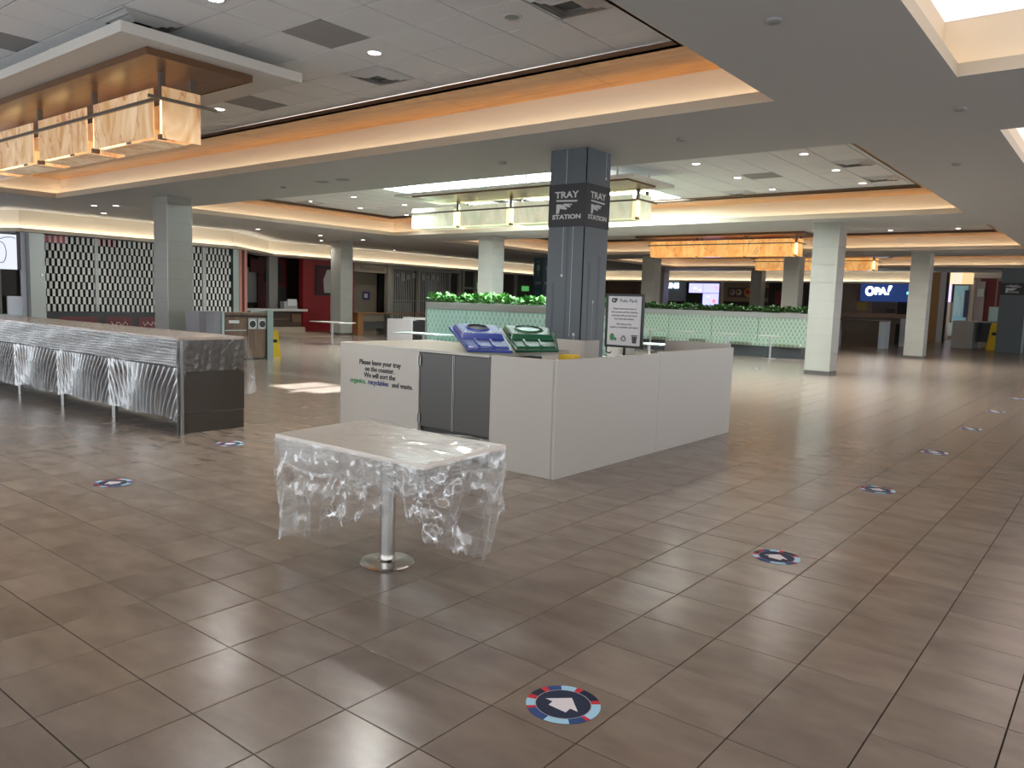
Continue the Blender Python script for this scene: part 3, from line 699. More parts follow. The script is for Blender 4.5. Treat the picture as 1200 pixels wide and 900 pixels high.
# bin lids lying tipped up on the counter
def lid(name, A, Bv, Cv, D, m, label, hole):
    """bin lid: quad A(front left) B(front right) C(back right) D(back left) in 3D, with rim, raised dome and opening"""
    A, Bv, Cv, D = map(Vector, (A, Bv, Cv, D)); t = thing(name, A, label, 'bin lid')
    nrm = (Bv-A).cross(D-A).normalized()
    def pt(u, v, h): return (A*(1-u)*(1-v)+Bv*u*(1-v)+Cv*u*v+D*(1-u)*v)+nrm*h
    mb = MB(); mb.slab([pt(0, 0, 0), pt(1, 0, 0), pt(1, 1, 0), pt(0, 1, 0)], .03); mb.obj('rim', m, t, bev=.008)
    def dome(u0, u1, v0, v1, h0, h1, ins):
        mb = MB(); k = [pt(u0, v0, h0), pt(u1, v0, h0), pt(u1, v1, h0), pt(u0, v1, h0)]; e = [pt(u0+ins, v0+ins, h1), pt(u1-ins, v0+ins, h1), pt(u1-ins, v1-ins, h1), pt(u0+ins, v1-ins, h1)]
        mb.quad(*e)
        for i in range(4): j = (i+1) % 4; mb.quad(k[i], k[j], e[j], e[i])
        mb.quad(*k[::-1]); return mb
    dome(.05, .95, .42, .96, .03, .085, .05).obj('dome', m, t, bev=.012)
    dome(.05, .95, .05, .36, .03, .045, .03).obj('front_flap', m, t, bev=.006)
    for u in (.3, .62): dome(u-.03, u+.03, .06, .36, .045, .06, .01).obj('rib', m, t)
    mb = MB()
    for k in range(20): pass
    c = [pt(.48+hole[0]*math.cos(2*PI*k/20), .72+hole[1]*math.sin(2*PI*k/20), .0865) for k in range(20)]
    mb.slab(c, .002); mb.obj('opening', hole[2], t)
    c1 = [pt(.48+(hole[0]+.05)*math.cos(2*PI*k/20), .72+(hole[1]+.04)*math.sin(2*PI*k/20), .085) for k in range(20)]
    c2 = [pt(.48+hole[0]*math.cos(2*PI*k/20), .72+hole[1]*math.sin(2*PI*k/20), .10) for k in range(20)]
    mb = MB()
    for i in range(20): j = (i+1) % 20; mb.quad(c1[i], c1[j], c2[j], c2[i])
    mb.obj('collar', m, t, smooth=True)
    return t
lid('bin_lid', (-5.02, 5.62, 1.10), (-4.60, 5.80, 1.105), (-5.42, 6.62, 1.27), (-6.02, 6.42, 1.27), M_blue, 'blue plastic bin lid lying tilted on the white counter', (.2, .13, M_black))
lid('bin_lid', (-4.74, 6.02, 1.10), (-4.36, 6.22, 1.12), (-4.98, 7.02, 1.26), (-5.62, 6.82, 1.27), M_green, 'dark green plastic bin lid beside the blue one', (.24, .16, mat('green_light', (.10, .26, .20), .2)))
yl = B(-4.42, -4.24, 6.30, 6.42, HT-.17, HT+.012).obj('cloth', M_yellow, None, bev=.01); tag(yl, 'small yellow cloth lying inside the counter near its front corner', 'cloth')
# framed notice on stand
sg = thing('notice_stand', (-5.27, 9.05, 0), 'black framed notice on a pole stand beside the grey column', 'sign')
mb = MB(); x0, x1, z0, z1, yy = -5.59, -5.02, 1.035, 1.745, 9.05
for a, b, c, d in ((x0, x1, z0, z0+.03), (x0, x1, z1-.03, z1), (x0, x0+.03, z0+.03, z1-.03), (x1-.03, x1, z0+.03, z1-.03)): mb.box(a, b, yy-.018, yy+.018, c, d)
mb.obj('frame', M_black, sg)
bd = B(x0+.03, x1-.03, yy-.008, yy+.008, z0+.03, z1-.03).obj('board', mat('notice_paper', (.60, .60, .62), .5), sg)
MB().tube([(-5.3, 9.07, .03), (-5.3, 9.07, 1.05)], .018, 12).obj('pole', M_black, sg)
MB().lathe([(.2, 0), (.2, .015), (.03, .03)], -5.3, 9.07, 28).obj('base', M_black, sg)
MB().tube([(-5.56, 9.05, 1.04), (-5.56, 9.03, .97), (-5.5, 9.02, .95), (-5.47, 9.02, .97)], .009, 8).obj('hook', M_black, sg)
xc = (x0+x1)/2; fy = yy-.0085
M_gtx = mat('ink_grey', (.06, .06, .065), .5)
text('logo', 'CF', .07, (xc-.16, fy, 1.655), '-Y', M_ink, bd, bold=.006); text('lettering', 'Polo Park', .068, (xc+.055, fy, 1.655), '-Y', M_gtx, bd)
for s, z in (('Please leave your tray on', 1.55), ('the counter and the cleaning', 1.505), ('associate will sort the items', 1.46), ('into these bins below.', 1.415), ('We will sort the', 1.345), ('organics, recyclables and waste.', 1.305)):
    text('lettering', s, .036, (xc, fy, z), '-Y', M_gtx, bd, sx=.95)
mb = MB(); mb.slab([(xc-.17+.03*math.sin(k*PI/6)-.012*(k > 6), fy-.001, 1.17+.05*math.cos(k*PI/6)) for k in range(12)], .001); mb.slab([(xc-.125+.022*math.cos(k*PI/5), fy-.001, 1.145+.022*math.sin(k*PI/5)) for k in range(10)], .001); mb.obj('leaf_icon', M_ing, bd)
mb = MB(); tri = [(xc+.05*math.sin(k*2*PI/3), fy-.003, 1.155+.05*math.cos(k*2*PI/3)) for k in range(3)]
for k in range(3):
    a, b = Vector(tri[k]), Vector(tri[(k+1) % 3]); mb.tube([a.lerp(b, .12), a.lerp(b, .82)], .006, 6)
mb.obj('recycling_icon', M_ink, bd)
mb = MB(); mb.slab([(xc+.125, fy-.001, 1.19), (xc+.205, fy-.001, 1.19), (xc+.195, fy-.001, 1.10), (xc+.135, fy-.001, 1.10)], -.001); mb.box(xc+.118, xc+.212, fy-.003, fy, 1.195, 1.207); mb.obj('waste_icon', M_gtx, bd)

# ================================================================== PLASTIC-COVERED TABLE
tb = thing('table', (-3.44, 3.18, 0), 'white pedestal table in the foreground with round steel base', 'table')
TX = [(-4.05, 2.81), (-2.79, 2.81), (-2.87, 3.58), (-4.13, 3.51)]
TX = [(-4.06, 2.80), (-2.79, 2.81), (-2.86, 3.57), (-4.13, 3.53)]
mb = MB(); mb.prism(TX, .722, .75); mb.obj('tabletop', mat('white_tabletop', (.72, .66, .60), .25), tb, bev=.004)
mb = MB(); mb.prism([(-3.9, 2.95), (-2.95, 2.95), (-3.0, 3.42), (-3.93, 3.42)], .70, .7215); mb.obj('subframe', M_base, tb)
MB().lathe([(.045, .012), (.045, .70)], -3.42, 3.15, 28).obj('pedestal', M_chrome, tb, smooth=False)
MB().lathe([(.165, 0), (.168, .006), (.16, .015), (.06, .02), (.05, .03)], -3.42, 3.15, 48).obj('base_plate', M_chrome, tb)
F1 = film_mat('clear_film', .11, .6, 13.0, (1, 1, .6), edge=.5)
F1e = film_mat('clear_film_end', .06, .35, 9.0, edge=.3)
F1t = film_mat('clear_film_top', .10, .6, 7.0, (1, 2.2, 1), edge=.15)
cv = thing('plastic_sheet', (-3.44, 3.18, .752), 'crumpled clear plastic sheet draped over the foreground table', 'plastic sheet')
def noise2(u, v, s=0):
    return (math.sin(u*7.3+s)+math.sin(u*13.7+v*3.1+s*2)+.6*math.sin(u*29+v*7+s*3)+.4*math.sin(v*23+u*5+s))/3
# the hang: a strip round the table edge, with its own length at each point
ctrl = [  # (perimeter fraction point, drop length, outward flare)
]
def skirt():
    n = 420; m = 54; pts = TX; mb = MB()
    per = []; tot = 0
    for i in range(4):
        a, b = Vector(pts[i]), Vector(pts[(i+1) % 4]); per.append((a, b, tot, (b-a).length)); tot += (b-a).length
    # bottom height along the perimeter: front edge left->right, right end, back edge right->left, left end
    H = [(0, .10), (.16, .115), (.3, .17), (.5, .20), (.56, .30), (.84, .37), (.92, .40), (.98, .56), (1.14, .575), (1.17, .40), (1.25, .435), (1.31, .33), (1.45, .26),
         (1.60, .20), (1.78, .13), (1.92, .06), (2.02, .34), (2.2, .44), (2.5, .38), (2.8, .36), (3.1, .34), (3.3, .28), (3.6, .25), (3.9, .15), (tot, .10)]
    def hz(s):
        for (a, x), (b, y) in zip(H, H[1:]):
            if a <= s <= b: k = (s-a)/(b-a); k = k*k*(3-2*k); return x+(y-x)*k
        return .2
    rnd = random.Random(3)
    jag = [rnd.uniform(-.018, .018) for _ in range(n+1)]
    cen = Vector((-3.44, 3.18))
    for i in range(n+1):
        s = tot*i/n
        for a, b, t0, ln in per:
            if t0 <= s <= t0+ln+1e-6: p = a.lerp(b, (s-t0)/ln); d = (b-a).normalized(); o = Vector((d.y, -d.x)); break
        zb = hz(s)+jag[i]
        for j in range(m+1):
            v = j/m; z = .735-(.735-zb)*v
            band = min(1, v/.25)
            tri = lambda q: math.asin(math.sin(q))/1.5708
            amp = .004+.034*v**.7
            f = (tri(s*19+v*2.2*math.sin(s*3))*.7+tri(s*47+v*5+2*math.sin(s*6))*.4+tri(s*8-v*3)*.6)*amp+.012*tri(v*17+s*12+2*math.sin(s*9))*min(1, v*4)*(.5+.5*math.sin(s*5+v*3))
            f += min(1, v*5)*(.020*(.5-abs(mnoise.noise(Vector((s*6, v*2.2, 3)))*2))+.010*(.5-abs(mnoise.noise(Vector((s*15, v*6, 9)))*2)))
            q = p+o*(f+.004-.10*max(0, v-.02)*(.35+.25*math.sin(s*3.1)))
            mb.v.append((q.x+.02*v*math.sin(s*17+v*4), q.y, z))
    for i in range(n):
        for j in range(m):
            k = i*(m+1)+j; mb.f.append((k, k+1, k+m+2, k+m+1)); mb.mi.append(0)
    return mb
skirt().obj('hanging_sheet', F1, cv, smooth=True)
# second, shorter layer giving the bunched band under the top
def band_layer():
    n = 200; m = 10; pts = TX; mb = MB(); per = []; tot = 0
    for i in range(4):
        a, b = Vector(pts[i]), Vector(pts[(i+1) % 4]); per.append((a, b, tot, (b-a).length)); tot += (b-a).length
    for i in range(n+1):
        s = tot*i/n
        for a, b, t0, ln in per:
            if t0 <= s <= t0+ln+1e-6: p = a.lerp(b, (s-t0)/ln); d = (b-a).normalized(); o = Vector((d.y, -d.x)); break
        drop = .15+.05*math.sin(s*2.3)+.03*math.sin(s*7.1)
        for j in range(m+1):
            v = j/m; f = .012*math.sin(v*26+s*4)*v+.012*noise2(s*3, v, 4)
            q = p+o*(-.012-.03*v+f); mb.v.append((q.x, q.y, .735-drop*v))
    for i in range(n):
        for j in range(m):
            k = i*(m+1)+j; mb.f.append((k, k+1, k+m+2, k+m+1)); mb.mi.append(0)
    return mb
band_layer().obj('bunched_band', F1, cv, smooth=True)
def top_film():
    n, m = 60, 36; mb = MB(); A, Bq, Cq, D = [Vector((*p, 0)) for p in TX]; rr = random.Random(5)
    ridges = [(rr.uniform(0, 1), rr.uniform(.1, 1), rr.uniform(-.6, .6), rr.uniform(.003, .007)) for _ in range(16)]
    for i in range(n+1):
        for j in range(m+1):
            u = .002+.996*i/n; v = .004+.992*j/m; p = A*(1-u)*(1-v)+Bq*u*(1-v)+Cq*u*v+D*(1-u)*v
            h = 0
            for (a, b, c, e) in ridges:
                dd = (u-a)*c+(v-b)*(1-abs(c)); h += e*math.exp(-(dd/.02)**2)
            w = max(0, min(1, (u*.55+v*.75-.42)*3)); h = h*w*2.2
            mb.v.append((p.x, p.y, .7515+h))
    for i in range(n):
        for j in range(m):
            k = i*(m+1)+j; mb.f.append((k, k+m+1, k+m+2, k+1)); mb.mi.append(0)
    return mb
top_film().obj('top_sheet', F1t, cv, smooth=True)

# ================================================================== LONG WRAPPED COUNTER AT LEFT
wc = thing('bar_counter', (-13, 4.9, 0), 'long dark stone bar counter on steel legs at left', 'counter')
WX0, WX1, WY0, WY1 = -20.8, -8.25, 4.43, 5.26
B(WX0, WX1, WY0, WY1, 1.055, 1.085).obj('worktop', M_stonetop, wc, bev=.003)
B(WX0, WX1-.03, WY0+.01, WY0+.05, .76, 1.055).obj('apron', M_stone, wc)
B(WX0, WX1-.03, WY1-.05, WY1-.01, .76, 1.055).obj('apron', M_stone, wc)
B(WX1-.03, WX1, WY0, WY1, .225, 1.054).obj('end_panel', M_stone, wc)
B(WX1-.03, WX1, WY0+.005, WY1-.005, 0, .219).obj('end_base', M_stone, wc)
B(WX0, WX1-.1, WY0+.38, WY0+.45, .05, 1.05).obj('back_panel', mat('dark_stone_back', (.02, .018, .017), .5), wc)
for x in (-8.24, -9.83, -11.33, -12.83, -14.33, -15.83, -17.33, -18.83): B(x-.055, x+.03, WY0+.02, WY0+.05, 0, 1.05).obj('leg', M_ss, wc)
FB = film_mat('stretch_film', .08, .4, 5.0, (.5, 1, 9), .15)
FC = film_mat('hanging_film', .20, .3, 5.0, (5, 1, .8), .13, (.55, .57, .62), .55, .72)
FT = film_mat('film_over_top', .05, .35, 4.0, (1, 3, 1), .15, edge=.1)
wr = thing('plastic_wrap', (-13, 4.4, .74), 'clear plastic wrap hanging in folds from the long bar counter', 'plastic sheet')
def wrap_band():
    n, m = 260, 30; mb = MB()
    for i in range(n+1):
        x = WX0+(WX1+.01-WX0)*i/n
        for j in range(m+1):
            v = j/m; z = 1.088-.335*v
            mb.v.append((x, WY0-.012-.008*math.sin(v*60+math.sin(x*3+v*9)*1.5)*(.4+.6*math.sin(x*1.7+v*3)**2)-.006*math.sin(x*11+v*5), z))
    for i in range(n):
        for j in range(m): k = i*(m+1)+j; mb.f.append((k, k+1, k+m+2, k+m+1)); mb.mi.append(0)
    return mb
wrap_band().obj('stretched_band', FB, wr, smooth=True)
legs = [-20.5, -18.83, -17.33, -15.83, -14.33, -12.83, -11.33, -9.83, -8.205]
def swag(a, b, seed):
    """curtain of film between two legs: steep folds gathered at the top that bow to the middle"""
    n, m = 200, 34; mb = MB(); w = b-a; rr = random.Random(seed); ph = rr.uniform(0, 6); deep = 1.0
    nf = 13 if seed % 2 else 16
    for i in range(n+1):
        u = i/n
        for j in range(m+1):
            v = j/m
            pull = (u-.5)*.16*v*(1-v)*2*math.sin(PI*u)
            x = a+w*(u-pull)
            zb = .15+.03*math.sin(u*PI)+.02*math.sin(u*9+seed)
            z = .752-(.752-zb)*v
            fold = math.sin((u-(.5-u)*.55*v)*nf*2*PI+ph+1.2*math.sin(u*5+ph)+v*3*math.exp(-((u-.5)/.2)**2))
            y = WY0-.035-(.045*fold*min(1, .25+v*2.2)*(1-.25*v)+.01*math.sin(u*90+v*3)*v)*math.sin(PI*min(1, max(0, u)))**.4
            mb.v.append((x, y, z))
    for i in range(n):
        for j in range(m): k = i*(m+1)+j; mb.f.append((k, k+1, k+m+2, k+m+1)); mb.mi.append(0)
    return mb
for i, (a, b) in enumerate(zip(legs, legs[1:])): swag(a-.01, b+.01, i).obj('hanging_fold', FC, wr, smooth=True)
def end_wrap():
    n, m = 60, 26; mb = MB()
    for i in range(n+1):
        u = i/n; y = WY0-.02+(WY1+.05-WY0)*u
        low = .70 if .14 < u < .82 else (.15+.62*(u/.14) if u <= .14 else .74-.12*((u-.82)/.18))
        if u < .05: low = .17
        for j in range(m+1):
            v = j/m; z = 1.088-(1.088-low)*v
            mb.v.append((WX1+.012+.02*noise2(u*5, v*1.2, 2)*v*(2.0 if u < .2 or u > .8 else .7)+.004*noise2(u*3, v*6, 5), y, z))
    for i in range(n):
        for j in range(m): k = i*(m+1)+j; mb.f.append((k, k+1, k+m+2, k+m+1)); mb.mi.append(0)
    return mb
end_wrap().obj('end_flap', F1e, wr, smooth=True)
def tail():
    n, m = 14, 24; mb = MB()
    for i in range(n+1):
        u = i/n
        for j in range(m+1):
            v = j/m; z = 1.08-.72*v
            mb.v.append((WX1+.02+.04*math.sin(u*6+v*4)*v, WY1+.01+(.03+.13*v)*u, z+.1*u*v))
    for i in range(n):
        for j in range(m): k = i*(m+1)+j; mb.f.append((k, k+1, k+m+2, k+m+1)); mb.mi.append(0)
    return mb
tail().obj('loose_tail', F1, wr, smooth=True)
mb = MB(); mb.quad((WX0, WY0-.01, 1.0885), (WX1+.01, WY0-.01, 1.0885), (WX1+.01, WY1+.01, 1.0885), (WX0, WY1+.01, 1.0885)); mb.obj('top_film', FT, wr)

# ================================================================== FLOOR STICKERS
SCOL = [mat('sticker_navy', (.018, .026, .06), .6, 0, .2), mat('sticker_white', (.72, .68, .70), .6, 0, .2), mat('sticker_blue', (.03, .07, .22), .6, 0, .2), mat('sticker_sky', (.36, .62, .78), .6, 0, .2), mat('sticker_red', (.55, .03, .05), .6, 0, .2), mat('sticker_dark', (.012, .02, .045), .6, 0, .2)]
def sticker():
    mb = MB(); n = 48; ro, ri = .15, .111; mb.lathe([(ro, 0), (ro, .0012)], 0, 0, n)
    mb.cur = 0; mb.prism([(ri*math.cos(2*PI*i/n), ri*math.sin(2*PI*i/n)) for i in range(n)], .0012, .0016)
    segs = [(0, 28, 3), (28, 40, 4), (40, 78, 5), (78, 90, 4), (90, 116, 3), (116, 140, 2), (140, 152, 4), (152, 176, 5), (176, 190, 4), (190, 214, 3), (214, 222, 4), (222, 262, 2), (262, 302, 3), (302, 330, 2), (330, 338, 4), (338, 360, 3)]
    for a, b, c in segs:
        mb.cur = c; k = max(2, int((b-a)/5)); off = 12
        for i in range(k):
            t0, t1 = [math.radians(off+a+(b-a)*q/k) for q in (i, i+1)]
            mb.quad(*[(r*math.cos(t), r*math.sin(t), .0015) for r, t in ((ri+.003, t0), (ro, t0), (ro, t1), (ri+.003, t1))])
    mb.cur = 1
    for i in range(n):
        t0, t1 = 2*PI*i/n, 2*PI*(i+1)/n; mb.quad(*[(r*math.cos(t), r*math.sin(t), .0017) for r, t in ((ri, t0), (ri+.002, t0), (ri+.002, t1), (ri, t1))])
    mb.prism([(0, .062), (-.078, -.012), (-.043, -.012), (-.04, -.045), (.045, -.048), (.042, -.012), (.078, -.012)], .0016, .002)
    return mb
spos = [(-1.656, 2.485, 'round navy floor sticker with white arrow, nearest and largest, at bottom centre'), (-1.69, 4.96, 'round floor sticker with arrow, second nearest of the right-hand line'),
        (-1.70, 7.55, 'round floor sticker with arrow, third of the right-hand line'), (-1.71, 10.15, 'round floor sticker with arrow, fourth of the right-hand line'),
        (-1.71, 12.7, 'pale-looking floor sticker, fifth of the right-hand line'), (-1.73, 15.4, 'floor sticker, sixth of the right-hand line'), (-1.73, 18.3, 'small distant floor sticker, last of the right-hand line at the edge'),
        (-7.92, 20.6, 'distant floor sticker left of the right-hand tiled column'), (-6.5, 2.92, 'round floor sticker with arrow left of the foreground table'), (-7.41, 4.55, 'round floor sticker beside the end of the wrapped counter')]
s0 = None
for x, y, l in spos:
    if s0 is None: s0 = tag(sticker().obj('floor_sticker', SCOL, None), l, 'sticker'); s0.location = (x, y, .0003)
    else:
        o = s0.copy(); COL.objects.link(o); o.location = (x, y, .0003); o['label'] = l
        if x < -5: o.rotation_euler = (0, 0, PI/2)

# ================================================================== BANQUETTES with planters
Q1 = quilt_mat('teal_quilt', (.36, .56, .50), (.52, .76, .68)); Q2 = quilt_mat('sage_quilt', (.24, .32, .24), (.40, .50, .40))
M_plant = mat('planter_grey', (.34, .34, .32), .5); M_leg = mat('bench_dark', (.025, .025, .028), .4)
def banquette(x0, x1, y, label, q, nseg, zt=1.35):
    """bench along X facing -Y with a tall upholstered back and planter trough on top"""
    t = thing('banquette', ((x0+x1)/2, y, 0), label, 'banquette')
    w = (x1-x0)/nseg
    for i in range(nseg):
        a, b = x0+i*w+.006, x0+(i+1)*w-.006
        B(a, b, y, y+.1, .42, zt-.01).obj('back_cushion', q, t, bev=.02)
        B(a, b, y-.55, y-.005, .36, .46).obj('seat_cushion', q, t, bev=.025)
        B(a, b, y+1.1, y+1.2, .42, zt-.01).obj('back_cushion', q, t, bev=.02)
    B(x0, x1, y-.5, y+1.15, 0, .355).obj('plinth', M_leg, t)
    B(x0, x1, y+.10, y+1.1, .36, zt-.03).obj('carcass', M_plant, t)
    mb = MB(); z0, z1 = zt-.005, zt+.165
    for a, b, c, d in ((x0, x1, y-.01, y+.03), (x0, x1, y+1.17, y+1.21), (x0, x0+.04, y+.03, y+1.17), (x1-.04, x1, y+.03, y+1.17)): mb.box(a, b, c, d, z0, z1)
    mb.box(x0+.04, x1-.04, y+.03, y+1.17, z0, z0+.13)
    mb.obj('planter_trough', M_plant, t)
    for xx in (x0, x1): B(xx-.03, xx+.005, y-.01, y+1.21, .0, zt-.01).obj('end_panel', M_plant, t)
    return t
Y1, Y2 = 15.0, 26.6
banquette(-14.9, -9.2, Y1, 'turquoise patterned banquette with planter top behind the white counter', Q1, 4, 1.35)
banquette(-15.4, -8.55, Y2, 'sage green patterned banquette with planter top right of the framed notice', Q2, 4, 1.33)
def leaf_mat(name, a, b):
    m, nt, bs = nodes(name); N = nt.nodes; L = nt.links
    oi = N.new('ShaderNodeObjectInfo'); g = N.new('ShaderNodeNewGeometry'); n = N.new('ShaderNodeTexNoise'); n.inputs['Scale'].default_value = 14; L.new(g.outputs['Position'], n.inputs['Vector'])
    cr = N.new('ShaderNodeValToRGB'); cr.color_ramp.elements[0].position = .35; cr.color_ramp.elements[1].position = .65; cr.color_ramp.elements[0].color = (*a, 1); cr.color_ramp.elements[1].color = (*b, 1)
    L.new(n.outputs['Fac'], cr.inputs[0]); L.new(cr.outputs[0], bs.inputs['Base Color']); bs.inputs['Roughness'].default_value = .5; bs.inputs['Specular IOR Level'].default_value = .3; return m
LF1 = leaf_mat('leaf_bright', (.03, .15, .02), (.13, .34, .06)); LF2 = leaf_mat('leaf_dark', (.012, .06, .012), (.05, .15, .03))
def plant_mesh(seed, m):
    rr = random.Random(seed); mb = MB()
    for _ in range(46):
        az = rr.uniform(0, 2*PI); el = rr.uniform(.15, 1.35); ln = rr.uniform(.15, .28); wd = ln*.22
        base = Vector((rr.uniform(-.10, .10), rr.uniform(-.16, .16), rr.uniform(.02, .10)))
        d = Vector((math.cos(az)*math.cos(el), math.sin(az)*math.cos(el), math.sin(el))); s = d.cross(Vector((0, 0, 1))).normalized()
        p1 = base+d*ln*.5+Vector((0, 0, .02)); p2 = base+d*ln*.8; tip = base+d*ln-Vector((0, 0, .05*rr.random()+.02)); ns = Vector((0, 0, .012))
        mb.quad(base, p1+s*wd-ns, p1, base+Vector((0, 0, .002))); mb.quad(base, p1, p1-s*wd-ns)
        mb.quad(p1+s*wd-ns, p2+s*wd*.7-ns, tip, p1); mb.quad(p1, tip, p2-s*wd*.7-ns, p1-s*wd-ns)
    return mb.mesh('leafy_plant', m)
for y, x0, x1, m, lab, grp, zt in ((Y1, -14.9, -9.2, LF1, 'bright green leafy plant in the planter of the turquoise banquette', 'plants on the turquoise banquette', 1.43), (Y2, -15.4, -8.55, LF2, 'dark green leafy plant in the planter of the sage banquette', 'plants on the sage banquette', 1.42)):
    ms = [plant_mesh(k+int(y), m) for k in range(5)]; n = 18; ORD = 'first second third fourth fifth sixth seventh eighth ninth tenth eleventh twelfth thirteenth fourteenth fifteenth sixteenth seventeenth eighteenth'.split(); rr = random.Random(int(y))
    for i in range(n):
        for row in (0, 1):
            o = bpy.data.objects.new('leafy_plant', ms[(i+row*2) % 5]); COL.objects.link(o); tag(o, '%s %s plant from left, %s row of the %s planter' % (ORD[i], ' '.join(lab.split()[:3]), 'back' if row else 'front', 'turquoise banquette' if y == Y1 else 'sage banquette'), 'plant', grp)
            o.location = (x0+.15+(x1-x0-.3)*i/(n-1)+rr.uniform(-.05, .05), y+.22+row*.65, zt+.06); o.rotation_euler = (0, 0, rr.uniform(-.4, .4)+PI*row); s = rr.uniform(.85, 1.15); o.scale = (s, s, s)
# small tables in front
def small_table(x, y, label, wx=.75, wy=.65, m=M_wtop):
    t = thing('cafe_table', (x, y, 0), label, 'table')
    B(x-wx/2, x+wx/2, y-wy/2, y+wy/2, .725, .75).obj('tabletop', m, t, bev=.004)
    MB().tube([(x, y, .02), (x, y, .725)], .035, 14).obj('pedestal', M_ss, t)
    MB().lathe([(.2, 0), (.2, .012), (.05, .025)], x, y, 24).obj('base_plate', M_ss, t); return t
M_cafe = mat('cafe_top', (.42, .40, .36), .3)
sA = small_table(-9.3, 25.3, 'small pedestal table at the right end of the sage banquette', .8, .65, M_cafe)
dup(sA, (-10.77, 25.3, 0), 'second small pedestal table from the right end of the sage banquette')
dup(sA, (-12.25, 25.3, 0), 'third small pedestal table from the right end of the sage banquette')
dup(sA, (-13.72, 25.3, 0), 'fourth small pedestal table from the right end of the sage banquette, beside the notice')
M_ice = mat('plastic_cover', (.72, .80, .80), .15)
small_table(-13.75, 13.75, 'table under shiny pale plastic by the left end of the turquoise banquette', 1.45, .7, M_ice)
small_table(-8.65, 15.9, 'table under shiny white plastic just right of the framed notice', .9, .7, M_ice)
small_table(-20.6, 16.4, 'pale pedestal table in front of the red shop column', 1.5, .7, M_wtop)
wb = thing('service_cabinet', (-20.4, 19.9, 0), 'grey-white service cabinet left of the turquoise banquette', 'cabinet')
B(-21.36, -20.1, 19.5, 20.3, 0, .84).obj('body', mat('pale_grey', (.42, .40, .40), .4), wb); B(-20.1, -18.6, 19.56, 20.3, 0, .80).obj('open_bay', M_black, wb); B(-20.75, -18.5, 19.7, 20.4, .842, .92).obj('worktop', M_wtop, wb)

# ================================================================== WASTE STATION
M_bw = wood_mat('walnut_laminate', (.10, .055, .03), (.17, .10, .058), (6, 6, .6), .4)
ws = thing('waste_station', (-17.2, 11.1, 0), 'wood-fronted waste and recycling cabinet beside the pale tiled column', 'waste bin')
FX = -16.6
B(FX-.65, FX-.02, 10.08, 11.19, .03, 1.06).obj('carcass', M_base, ws)
B(FX-.018, FX, 10.09, 10.66, .73, 1.03).obj('door', M_bw, ws); B(FX-.018, FX, 10.09, 10.66, .04, .70).obj('door', M_bw, ws)
B(FX-.018, FX, 10.68, 11.185, .04, 1.03).obj('door', M_bw, ws)
for y in (10.815, 11.08):
    pl = B(FX, FX+.004, y-.115, y+.115, .74, 1.0).obj('steel_plate', M_ss, ws)
    k = MB(); k.slab([(FX+.006, y+.105*math.cos(a*PI/12), .86+.105*math.sin(a*PI/12)) for a in range(24)], .006); k.obj('ring', M_ring, pl)
    k = MB(); k.slab([(FX+.014, y+.085*math.cos(a*PI/12), .86+.085*math.sin(a*PI/12)) for a in range(24)], .003); k.obj('opening', M_black, pl)
B(FX, FX+.004, 10.19, 10.46, .88, .95).obj('slot', mat('slot_white', (.6, .6, .58), .4), ws)
B(FX-.66, FX+.03, 10.06, 11.2, 1.07, 1.13).obj('top', M_bw, ws, bev=.004); B(FX, FX+.006, 10.09, 10.66, .70, .725).obj('rail', M_ss, ws)
M_tp = mat('pale_steel', (.30, .36, .34), .3, .7)
B(FX-.68, FX+.04, 11.205, 11.37, 0, 1.19).obj('end_post', M_tp, ws); B(FX-.68, FX+.04, 9.99, 10.055, 0, 1.16).obj('end_post', M_tp, ws)
mb = MB(); mb.prism([(FX-.68, 9.5), (FX-.1, 9.5), (FX+.0, 9.62), (FX+.03, 9.8), (FX+.03, 9.985), (FX-.68, 9.985)], 0, 1.15); mb.obj('end_panel', mat('lilac_grey', (.25, .25, .28), .4), ws)
def wet_sign(x, y, s, label, rz):
    t = thing('wet_floor_sign', (0, 0, 0), label, 'sign')
    for k in (-1, 1):
        mb = MB(); a, b = .14, .08
        mb.slab([(-a, k*.17, 0), (a, k*.17, 0), (b, k*.02, .66), (-b, k*.02, .66)] if k > 0 else [(-a, k*.17, 0), (a, k*.17, 0), (b, k*.02, .66), (-b, k*.02, .66)], .012*(-k))
        mb.obj('leaf', M_yellow, t)
        B(-.05, .05, k*.09-.006, k*.09+.006, .30, .46).obj('warning_mark', M_ink, t)
    B(-.06, .06, -.03, .03, .65, .70).obj('hinge', M_yellow, t)
    t.location = (x, y, 0); t.rotation_euler = (0, 0, rz); t.scale = (s, s, s); return t
wet_sign(-17.08, 11.78, .98, 'yellow wet floor sign half hidden behind the waste cabinet', .95)
wet_sign(-5.3, 44.0, 1.85, 'distant yellow wet floor sign at the far right beside the dark column', .2)

# ================================================================== LEFT SHOPS
# roller grille of alternating white plates
M_plate = mat('grille_plate', (.60, .60, .57), .4); M_platp = mat('grille_plate_red', (.35, .02, .03), .4); M_platk = mat('grille_pink', (.55, .33, .33), .4)
gr = thing('roller_grille', (-25.85, 13, 0), 'closed roller grille of staggered white plates over black, left shop', 'shutter')
B(-26.15, -26.1, 9.7, 15.99, .86, 3.16).obj('backing', M_dark, gr)
rows = 10; rh = (3.16-.86)/rows; pw = .08
allp = []
for r in range(rows):
    for c in range(39): allp.append((r, c, 9.71+c*pw*2+(pw if r % 2 else 0)))
mesh_pl = B(-.012, .012, 0, pw*.98, 0, rh*.94).mesh('grille_plate', M_plate); mesh_pr = B(-.012, .012, 0, pw*.98, 0, rh*.94).mesh('grille_plate', M_platk); mesh_pd = B(-.012, .012, 0, pw*.98, 0, rh*.94).mesh('grille_plate', M_platp)
